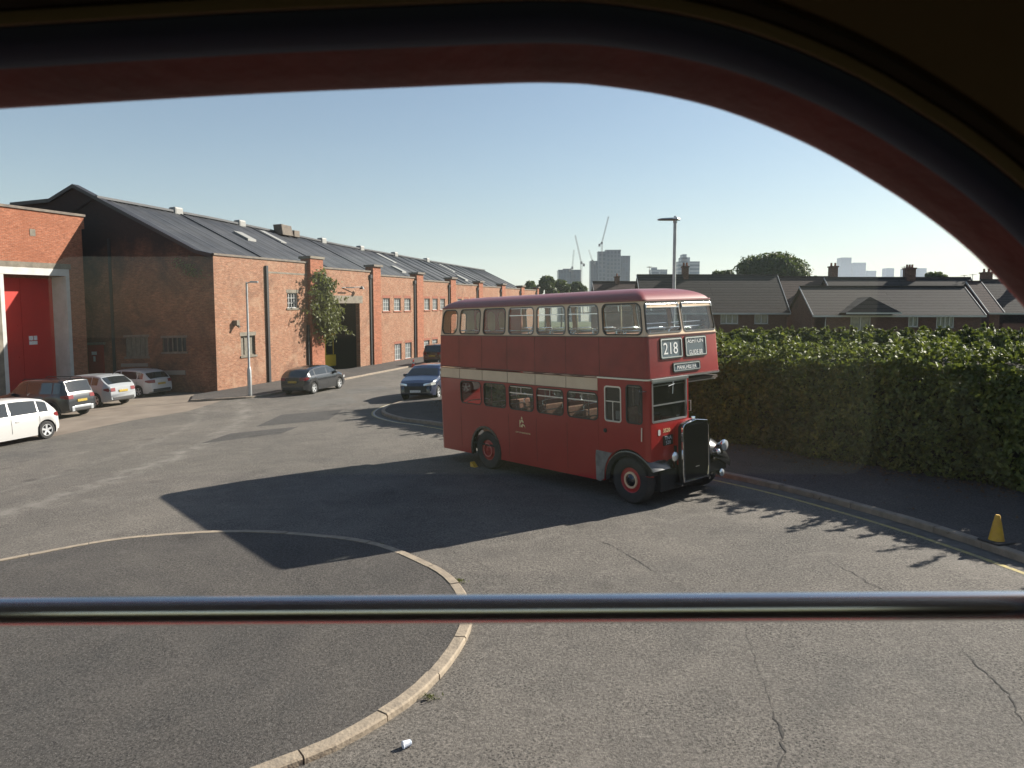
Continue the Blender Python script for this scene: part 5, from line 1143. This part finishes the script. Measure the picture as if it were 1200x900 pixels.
# ================================================================== HOUSES
def uvslope(): pass
def house(label, px0, px1, Yf, eave, ridge, depth, wall, roof, wins=(), verge=True, zg=-1.5, hipL=0, hipR=0, chim=(), ov=.35, porch=None, ridge_px=None):
    x0, _, ze = at(px0, eave, Yf); x1 = at(px1, eave, Yf)[0]; Yr = Yf+depth/2; zr = at(px0, ridge, Yr)[2]
    root = empty('house', ((x0+x1)/2, Yf, .5), 0, label=label, cat='house', group='brick houses beyond the hedges'); ox, oy, oz = (x0+x1)/2, Yf, .5
    loc = lambda p: (p[0]-ox, p[1]-oy, p[2]-oz)
    b = MB(); hs = [rect(at(a, 0, Yf)[0], at(c, 0, Yf)[0], at(a, z1_, Yf)[2], at(a, z0_, Yf)[2]) for a, c, z0_, z1_, *_ in wins]
    b.plate(rect(x0, x1, zg, ze-.02), hs, .3, fn=lambda a, c, d: loc((a, Yf+d, c)))
    for xx in (x0, x1-.3): b.plate([(Yf+.3, zg), (Yf+depth, zg), (Yf+depth, ze), (Yr, zr-.12), (Yf+.3, ze+.1)], t=.3, fn=lambda a, c, d: loc((xx+d, a, c)))
    b.box(*[v for v in (x0+.3-ox, x1-.3-ox, depth-.3, depth, zg-oz, ze-oz)]); b.build('wall', wall, root)
    b = MB(); o_ = .28; sl = (zr-ze)/(Yr-Yf); zo = ze-ov*sl
    for yy0, yy1 in ((Yf-ov, Yr), (Yf+depth+ov, Yr)):
        b.add([loc(p) for p in ((x0-o_, yy0, zo), (x1+o_, yy0, zo), (x1+o_-hipR, yy1, zr), (x0-o_+hipL, yy1, zr), (x0-o_, yy0, zo+.1), (x1+o_, yy0, zo+.1), (x1+o_-hipR, yy1, zr+.1), (x0-o_+hipL, yy1, zr+.1))], [(0, 1, 2, 3), (4, 5, 6, 7), (0, 1, 5, 4), (1, 2, 6, 5), (2, 3, 7, 6), (3, 0, 4, 7)])
    b.box(x0-o_+hipL-ox, x1+o_-hipR-ox, Yr-.12-oy, Yr+.12-oy, zr+.05-oz, zr+.2-oz)
    R_ = b.build('roof', roof, root)
    b = MB(); b.box(x0-o_-ox, x1+o_-ox, -ov-.05, -ov-.002, zo-.08-oz, zo+.09-oz); 
    if verge:
        for xx in ((x0-o_-.06), (x1+o_+.002)):
            b.add([loc(p) for p in ((xx, Yf-ov, zo-.05), (xx+.06, Yf-ov, zo-.05), (xx+.06, Yr, zr-.05), (xx, Yr, zr-.05), (xx, Yf-ov, zo+.14), (xx+.06, Yf-ov, zo+.14), (xx+.06, Yr, zr+.14), (xx, Yr, zr+.14))], [(0, 1, 2, 3), (4, 5, 6, 7), (0, 1, 5, 4), (1, 2, 6, 5), (2, 3, 7, 6), (3, 0, 4, 7)])
    b.build('fascia', M['fascia'], root)
    for a, c, z0_, z1_, nb in wins:
        xa, xc = at(a, 0, Yf)[0], at(c, 0, Yf)[0]; zt2, zb2 = at(a, z0_, Yf)[2], at(a, z1_, Yf)[2]
        b = MB(); b.box(xa-ox, xc-ox, .12, .14, zb2-oz, zt2-oz); w = b.build('window', M['curtain'], root)
        b = MB(); f_ = .09
        b.box(xa-ox, xa+f_-ox, .04, .12, zb2-oz, zt2-oz); b.box(xc-f_-ox, xc-ox, .04, .12, zb2-oz, zt2-oz); b.box(xa-ox+f_, xc-ox-f_, .04, .12, zb2-oz, zb2+f_-oz); b.box(xa-ox+f_, xc-ox-f_, .04, .12, zt2-f_-oz, zt2-oz)
        for k in range(1, nb): q = xa+(xc-xa)*k/nb; b.box(q-.05-ox, q+.05-ox, .05, .12, zb2+f_-oz, zt2-f_-oz)
        b.build('frame', M['frame_white'], w)
        b = MB(); b.box(xa-.1-ox, xc+.1-ox, -.08, .04, zb2-.1-oz, zb2-.002-oz); b.build('sill', M['stone'], w)
    for pc, wpx, topy, pots in chim:
        xc, _, zt3 = at(pc, topy, Yr); w_ = wpx*Yr/F0/2
        b = MB(); b.box(xc-w_-ox, xc+w_-ox, Yr-.5-oy, Yr+.5-oy, zr-.6-oz, zt3-.25-oz); b.box(xc-w_-.08-ox, xc+w_+.08-ox, Yr-.58-oy, Yr+.58-oy, zt3-.25-oz, zt3-.1-oz); ch_ = b.build('chimney', M['brick_dark'], R_)
        b = MB()
        for k in range(pots): b.lathe([(.14, -.1), (.11, .25), (.13, .3), (.1, .3)], (xc-w_*.6+(w_*1.2*k/max(1, pots-1) if pots > 1 else w_*.6)-ox, Yr-oy, zt3-oz), n=10)
        b.build('chimney_pot', M['pot'], ch_)
    if porch:
        pa, pc, apx, apy, ey = porch; xa, xc = at(pa, ey, Yf-1.2)[0], at(pc, ey, Yf-1.2)[0]; xm = (xa+xc)/2; z0_ = at(pa, ey, Yf-1.2)[2]; za = at(apx, apy, Yf-1.2)[2]
        b = MB(); Q = [(xa, Yf-1.5, z0_), (xm, Yf-1.5+.9, za), (xc, Yf-1.5, z0_), (xa, Yf+.6, z0_), (xm, Yf+2.6, za), (xc, Yf+.6, z0_)]
        b.add([loc(p) for p in Q], [(0, 1, 4, 3), (1, 2, 5, 4), (0, 2, 1), (0, 3, 5, 2)]); pr = b.build('porch_roof', roof, R_)
        b = MB(); b.box(xa-ox, xc-ox, -1.56, -1.502, z0_-.14-oz, z0_+.02-oz)
        b.build('fascia', M['fascia'], pr)
    return root
house('long brown-tiled house half hidden behind the red bus roof, nearest the street lamp', 756, 922, 80, 364, 323.5, 8, M['house_wall'], M['slate'], [(853.5, 875, 365.5, 379.5, 3), (894.7, 911.4, 365.5, 379.5, 2), (790, 812, 365.5, 379.5, 3)], chim=[(803, 6, 311, 2)])
house('set-back reddish-tiled link between the two long brown roofs', 926, 985, 86, 360, 325.5, 8, M['house_wall2'], M['slate_red'], [(947, 960, 374, 384, 2)], verge=False, chim=[(976.5, 7.5, 311, 2)])
house('low projecting brick house with small gabled porch roof in the middle of the row', 955, 1150, 74, 367.5, 337, 7, M['house_wall'], M['slate'], [(965, 982, 369, 387, 2), (1011.6, 1036, 369, 388, 2), (1082, 1094, 369, 383, 2), (1116, 1137.5, 369.5, 384, 4)], porch=(990, 1055, 1018, 347.5, 366.5))
house('taller long house behind the porch house with two stout chimneys', 985, 1158, 84, 360, 326.5, 8, M['house_wall'], M['slate'], [], chim=[(1066, 10, 313, 3), (1156, 9, 318, 2)])
house('house at the right end of the row with small white-framed window', 1160, 1172, 80, 364.5, 331, 8, M['house_wall'], M['slate_red'], [(1162.5, 1168.5, 368, 379, 2)], verge=True)
house('last house in the row, partly hidden by the curved bus window frame', 1176, 1290, 83, 364.5, 329, 8, M['house_wall2'], M['slate'], [(1178, 1187, 367, 379, 2), (1225, 1245, 367, 379, 3)], chim=[(1210, 9, 316, 2)])
house('distant roof with chimney just above the rear of the bus roof', 700, 752, 105, 356, 331, 8, M['house_wall2'], M['slate_red'], [], chim=[(723, 5, 323, 1)])
for px_, py_, Y_, h_ in ((761, 312, 84, 1.6), (1130, 322, 88, 1.2), (1140, 321, 88, 1.1), (1060, 312, 88, 1.5)):
    p = at(px_, py_, Y_); b = MB(); b.tube([(0, 0, -h_-1.2), (0, 0, 0)], .03, 5)
    for k in range(5): b.tube([(-.25, -.4+.2*k, -.1), (.25, -.4+.2*k, -.1)], .014, 4)
    b.tube([(0, -.45, -.1), (0, .45, -.1)], .016, 4); o = b.build('tv_aerial', M['crane']); o.location = p
    tag(o, {761: 'thin television aerial above the roof next to the tall street lamp', 1130: 'left of the two television aerials near the curved frame', 1140: 'right of the two television aerials near the curved frame', 1060: 'television aerial rising beside the stout middle chimney'}[px_], 'aerial')

# ================================================================== TREES
def tree(px0, px1, py_top, py_base, Y, label, n, size, seed, lobes=9, zg=1.5):
    r_ = np.random.default_rng(seed); x0, x1 = at(px0, 0, Y)[0], at(px1, 0, Y)[0]; xc = (x0+x1)/2; zt2 = at(0, py_top, Y)[2]; zb2 = at(0, py_base, Y)[2]
    root = empty('tree', (xc, Y, zg), 0, label=label, cat='tree'); w_ = (x1-x0)/2; hh = zt2-zb2
    cs = []
    for k in range(lobes):
        a = r_.uniform(0, 2*PI); rr = w_*r_.uniform(.15, .68); f = r_.uniform(.15, .78)
        cs.append((math.cos(a)*rr, math.sin(a)*rr*.8, zb2-zg+hh*f*(1-.35*(rr/w_)**2), w_*r_.uniform(.26, .42)))
    cs.append((0, 0, zb2-zg+hh*.62, w_*.42))
    P = []; N__ = []
    for cx, cy, cz, r in cs:
        m_ = n//len(cs); d = r_.normal(size=(m_, 3)); d /= np.linalg.norm(d, axis=1)[:, None]
        rad = r*(.6+.45*r_.uniform(0, 1, m_)**.6)*(1+.32*nz(d[:, 0]*4+cx, d[:, 1]*4, d[:, 2]*4))
        q = d*rad[:, None]; q[:, 2] *= min(1., hh/(1.7*w_)+.15); P.append(q+np.array([cx, cy, cz])); N__.append(d+np.array([0, 0, .4]))
    leaves('crown', np.concatenate(P), np.concatenate(N__), size, M['tree'], root, .5)
    b = MB(); b.tube([(0, 0, 0), (.1, 0, (zb2-zg)*.6), (0, 0, zb2-zg+hh*.3)], [.05*w_+.1, .04*w_+.08, .03*w_], 8)
    for cx, cy, cz, r in cs: b.tube([(0, 0, max(.5, (zb2-zg)*.7)), (cx*.5, cy*.5, (cz+zb2-zg)*.48), (cx, cy, cz)], [.02*w_+.04, .014*w_+.02, .03], 5)
    b.build('trunk', M['bark'], root); return root
tree(866, 964, 291, 352, 120, 'large spreading tree rising above the brown roofs right of the lamp', 30000, .34, 3, 22)
tree(841, 871, 315, 338, 125, 'small round tree immediately left of the big spreading tree', 3500, .35, 4, 6)
tree(1102, 1128, 318, 332, 130, 'wispy treetop between the chimneys right of the far towers', 1200, .4, 5, 5)
tree(958, 975, 320, 340, 128, 'small treetop tucked between the large tree and the chimney', 1500, .4, 6, 4)
for i, (a, c, t_, Y_) in enumerate(((612, 632, 326, 170), (626, 655, 321, 190), (648, 672, 324.5, 200), (666, 690, 328, 210), (735, 752, 327, 200))):
    tree(a-2, c+2, t_, 350, Y_, ['leftmost dark treetop at the far end of the warehouse roof', 'tallest dark tree beyond the warehouse roof', 'dark tree in front of the low unfinished block', 'low dark tree left of the part-built towers', 'low treetop just right of the towers above the bus roof'][i], 4200, .6, 20+i, 7)

# ================================================================== CITY SKYLINE
def tower(px0, px1, top, Y, m, label, base=332, depth=None, extra=(), name='tower_block'):
    x0, _, z1 = at(px0, top, Y); x1 = at(px1, top, Y)[0]; z0 = -1.; w_ = x1-x0; d = depth or w_
    root = empty(name, ((x0+x1)/2, Y, 0), 0, label=label, cat='tower'); ox = (x0+x1)/2
    b = MB(); b.box(-w_/2, w_/2, 0, d, z0, z1); b.build('facade', m, root)
    b = MB(); b.box(-w_/2-.3, w_/2+.3, -.3, d+.3, z1, z1+1.2)
    for (a, c, t_) in extra:
        xa, xc = at(a, 0, Y)[0]-ox, at(c, 0, Y)[0]-ox; zz = at(a, t_, Y)[2]; b.box(xa, xc, d*.2, d*.7, z1+1.2, zz)
    b.build('roof_parapet', m, root); return root
tower(654.5, 681, 317, 1150, M['glass_tower'], 'low wide grey-blue block under construction left of the crane', extra=[(662, 672, 314.5)])
tower(692, 706, 306.5, 1250, M['glass_tower'], 'blue glass slab on the left side of the part-built tower')
tower(701, 711, 295.5, 1240, M['conc_tower'], 'narrow left core of the part-built concrete tower')
tower(711, 727.5, 293.5, 1260, M['conc_tower'], 'tallest part-built concrete tower with open floors beneath the crane', extra=[(713, 720, 292.5)])
tower(727.5, 738.5, 300.5, 1300, M['glass_tower'], 'smooth dark glass tower on the right of the part-built one')
tower(748, 757, 323, 1300, M['plain_tower'], 'small pale block just left of the street lamp post')
tower(764, 782, 316.5, 1500, M['band_tower'], 'low pale block with rooftop mast behind the street lamp', extra=[(770, 776, 313)])
tower(795, 820, 307, 1500, M['band_tower'], 'pale banded office tower with stepped top right of the street lamp', extra=[(805, 816, 301), (807, 812, 297.5)])
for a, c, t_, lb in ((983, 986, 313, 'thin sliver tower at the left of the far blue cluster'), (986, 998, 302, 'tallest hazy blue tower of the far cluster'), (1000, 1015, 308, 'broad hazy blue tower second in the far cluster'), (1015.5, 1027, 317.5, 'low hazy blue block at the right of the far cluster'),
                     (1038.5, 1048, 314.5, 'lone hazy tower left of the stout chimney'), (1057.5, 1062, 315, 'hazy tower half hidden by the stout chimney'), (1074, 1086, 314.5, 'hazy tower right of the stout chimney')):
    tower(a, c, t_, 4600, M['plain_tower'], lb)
def crane(px, py0, py1, tip, Y, label, thick=1.3):
    x, _, z0 = at(px, py0, Y); z1 = at(px, py1, Y)[2]; tx, _, tz2 = at(tip[0], tip[1], Y)
    root = empty('tower_crane', (x, Y-2, 0), 0, label=label, cat='crane', group='cranes over the city')
    def lattice(b, p, q, w):
        p, q = Vector(p), Vector(q); d = (q-p); n_ = max(3, int(d.length/(w*1.6))); dd = d.normalized(); s1 = Vector((0, 1, 0)); s2 = dd.cross(s1).normalized()
        cs = [(s1*a+s2*c)*w/2 for a, c in ((1, 1), (1, -1), (-1, -1), (-1, 1))]
        for c in cs: b.tube([p+c, q+c], .2*thick, 4)
        for k in range(n_):
            for j in range(4): b.tube([p+d*(k/n_)+cs[j], p+d*((k+1)/n_)+cs[(j+1) % 4]], .1*thick, 3)
    b = MB(); lattice(b, (0, 0, 0 if False else max(0, z0-25)), (0, 0, z1), 2.2); b.build('mast', M['crane'], root)
    b = MB(); lattice(b, (0, 0, z1), (tx-x, 0, tz2), 1.6); b.build('jib', M['crane'], root)
    sg = -1 if tx > x else 1
    b = MB(); b.box(-1.5, 1.5, -1.5, 1.5, z1-2, z1+2); b.box(sg*4-1.5, sg*4+1.5, -2, 2, z1-5.5, z1-1.5); lattice(b, (0, 0, z1), (sg*4, 0, z1-2), 1.2); b.build('counterweight', M['crane'], root)
crane(705, 296, 285, (713, 254), 1240, 'tallest crane with raised jib leaning right on top of the part-built tower', 1.1)
crane(681, 318, 308, (674, 276), 1150, 'crane with long jib leaning left beside the low wide block', 1.)
crane(670.5, 318, 314, (672.5, 293), 1150, 'crane with short upright jib behind the low wide block', .7)
crane(694, 308, 306, (690, 293), 1250, 'small crane leaning left above the blue glass slab', .6)

# ================================================================== THE BUS WE LOOK OUT OF
BI = empty('bus_interior', (0, .5, 3.2), 0, label='dark interior of the bus around the camera, curved red-rimmed window with chrome rail', cat='bus interior')
PX = F0
edge_px = [(-900, 205), (-700, 180), (-400, 155), (-150, 137), (0, 127.5), (150, 118.5), (300, 110), (450, 103.5), (600, 97.5), (660, 97.5), (700, 100), (765, 109), (820, 121), (860, 133), (905, 150), (950, 170), (990, 191), (1025, 212), (1060, 234), (1090, 255), (1115, 274), (1140, 295), (1162, 316), (1182, 337), (1202, 359), (1222, 385), (1242, 416), (1260, 455), (1272, 500), (1280, 560), (1284, 640), (1286, 800), (1286, 960), (1276, 1030), (1250, 1075), (1200, 1100), (1100, 1110), (-880, 1110), (-960, 1095), (-1000, 1040), (-1010, 950), (-1010, 330), (-995, 265), (-960, 222)]
Yg = .5
def onp(px, py): p = at(px, py, Yg); return (p[0], p[2])
E0 = [onp(*p) for p in edge_px]
E0 = smooth_path(E0, 4, True)
def loop_off(d_px, y):
    k = y/Yg                                                        # the embrasure splays towards the street
    o = offset([(p[0]*k, EYE+(p[1]-EYE)*k) for p in E0], d_px*y/F0, True); return [(p[0], y-.5, p[1]-3.2) for p in o]
def ringpart(name, spec, m, smooth=50):
    b = MB(); b.grid([loop_off(d, y) for d, y in spec], loop=True); return b.build(name, m, BI, smooth=smooth)
ringpart('window_rim', [(1, .562), (0, .55), (3, .535), (20, .518), (38, .505), (44, .50), (50, .55), (8, .562)], M['int_red'])
ringpart('rubber_seal', [(43, .502), (46, .492), (52, .488), (70, .478), (88, .474), (91, .478), (91, .52)], M['int_navy'])
ringpart('trim_strip', [(89, .482), (90, .472), (92, .470), (104, .470), (106, .472), (106, .5)], M['int_gold'])
ringpart('outer_moulding', [(105, .480), (107, .472), (110, .468), (122, .466), (126, .470), (127, .5)], M['int_dark'])
hole = [(p[0], p[2]+3.2) for p in loop_off(124, .475)]
b = MB(); b.plate([(-2., 3.1), (1.6, 3.1), (1.6, 4.66), (-2., 4.66)], [hole], .02, fn=lambda a, c, d: (a, -.035+d, c-3.2)); b.build('lining_panel', M['int_brown'], BI)
hole0 = [(p[0], p[2]+3.2) for p in loop_off(3, .575)]
b = MB(); b.plate([(-2.2, 1.9), (1.8, 1.9), (1.8, 4.7), (-2.2, 4.7)], [hole0], .02, fn=lambda a, c, d: (a, .062+d, c-3.2)); b.box(-2.2, 1.8, .06, .08, -3.0+.3, -1.3); b.build('outer_panel', M['bus_red'], BI)
b = MB(); b.box(-2.2, 1.8, -2.4, .06, 1.46, 1.5); b.box(-2.2, 1.8, -2.4, .06, -1.35, -1.3); b.box(-2.2, -2.15, -2.4, .06, -1.3, 1.46); b.box(1.75, 1.8, -2.4, .06, -1.3, 1.46); b.plate(rect(-2.2, 1.8, -1.3, 1.5), [rrect(-1.9, 1.5, .3, 1.2, .1)], .04, fn=lambda a, c, d: (a, -2.44+d, c)); b.build('ceiling_and_body', M['int_brown'], BI)
b = MB(); b.box(-2.2, 1.8, -2.4, -.2, -3.0, -2.6)
for q in (-1.7, 1.1):
    for k in (-.25, -2.3): b.lathe([(0, 0), (.45, 0), (.5, .05), (.5, .22), (0, .22)], (q, k, -2.7), 'y', 24)
b.build('chassis', M['dull_black'], BI)
b = MB(); P_ = [(p[0], p[2]+3.2) for p in loop_off(8, .545)]
b.plate(P_, t=0, fn=lambda a, c, d: (a, .045, c-3.2)); b.build('window_pane', M['clear'], BI)
pa, pb_ = at(-700, 722, .558), at(1300, 709, .558)
b = MB(); n_ = 14; prof = [(math.cos(2*PI*k/n_)*.0105, math.sin(2*PI*k/n_)*.0114) for k in range(n_)]
b.grid([[(p[0], p[1]+d-.5, p[2]+e-3.2) for d, e in prof] for p in (pa, pb_)], loop=True); b.build('window_rail', M['chrome_dull'], BI, smooth=60)

# ================================================================== AIR
b = MB(); b.box(-4200, 4200, -250, 5600, -5.5, 330)
hz = b.build('haze', mat('haze_air')); hz['kind'] = 'stuff'
hm = hz.data.materials[0]; nt = hm.node_tree; nt.nodes.clear(); out = nt.nodes.new('ShaderNodeOutputMaterial'); pv = nt.nodes.new('ShaderNodeVolumePrincipled')
pv.inputs['Color'].default_value = (.78, .88, 1., 1); pv.inputs['Density'].default_value = .0001; pv.inputs['Anisotropy'].default_value = .1; nt.links.new(pv.outputs[0], out.inputs['Volume'])

# ================================================================== LIGHT, SKY, CAMERA
w = bpy.data.worlds.new('World'); S.world = w; w.use_nodes = True; nt = w.node_tree
bg = nt.nodes['Background']; sk = nt.nodes.new('ShaderNodeTexSky'); sk.sky_type = 'NISHITA'; sk.sun_disc = False
sk.sun_elevation = math.radians(32); sk.sun_rotation = math.atan2(SUN.x, SUN.y); sk.air_density = 1.25; sk.dust_density = .55; sk.ozone_density = 1.6; sk.altitude = 50
nt.links.new(sk.outputs[0], bg.inputs['Color']); bg.inputs['Strength'].default_value = .046
sl = bpy.data.lights.new('sun', 'SUN'); sl.energy = 5.; sl.angle = math.radians(.5); sl.color = (1., .93, .82)
so = bpy.data.objects.new('sun', sl); COL.objects.link(so); so.rotation_euler = SUN.to_track_quat('Z', 'Y').to_euler(); so.location = (30, 15, 40)
cd = bpy.data.cameras.new('camera'); co = bpy.data.objects.new('camera', cd); COL.objects.link(co); S.camera = co
co.location = (0, 0, EYE); co.rotation_euler = (PI/2-PITCH, 0, 0); cd.sensor_width = 36; cd.lens = F0/1200*36; cd.clip_start = .02; cd.clip_end = 12000
cd.dof.use_dof = True; cd.dof.focus_distance = 24; cd.dof.aperture_fstop = 10
S.view_settings.view_transform = 'Standard'; S.view_settings.look = 'None'; S.view_settings.exposure = 1.38; S.view_settings.gamma = 1
S.render.resolution_x = 1024; S.render.resolution_y = 768
S.render.engine = 'CYCLES'
S.cycles.transparent_max_bounces = 16; S.cycles.max_bounces = 8; S.cycles.volume_bounces = 0
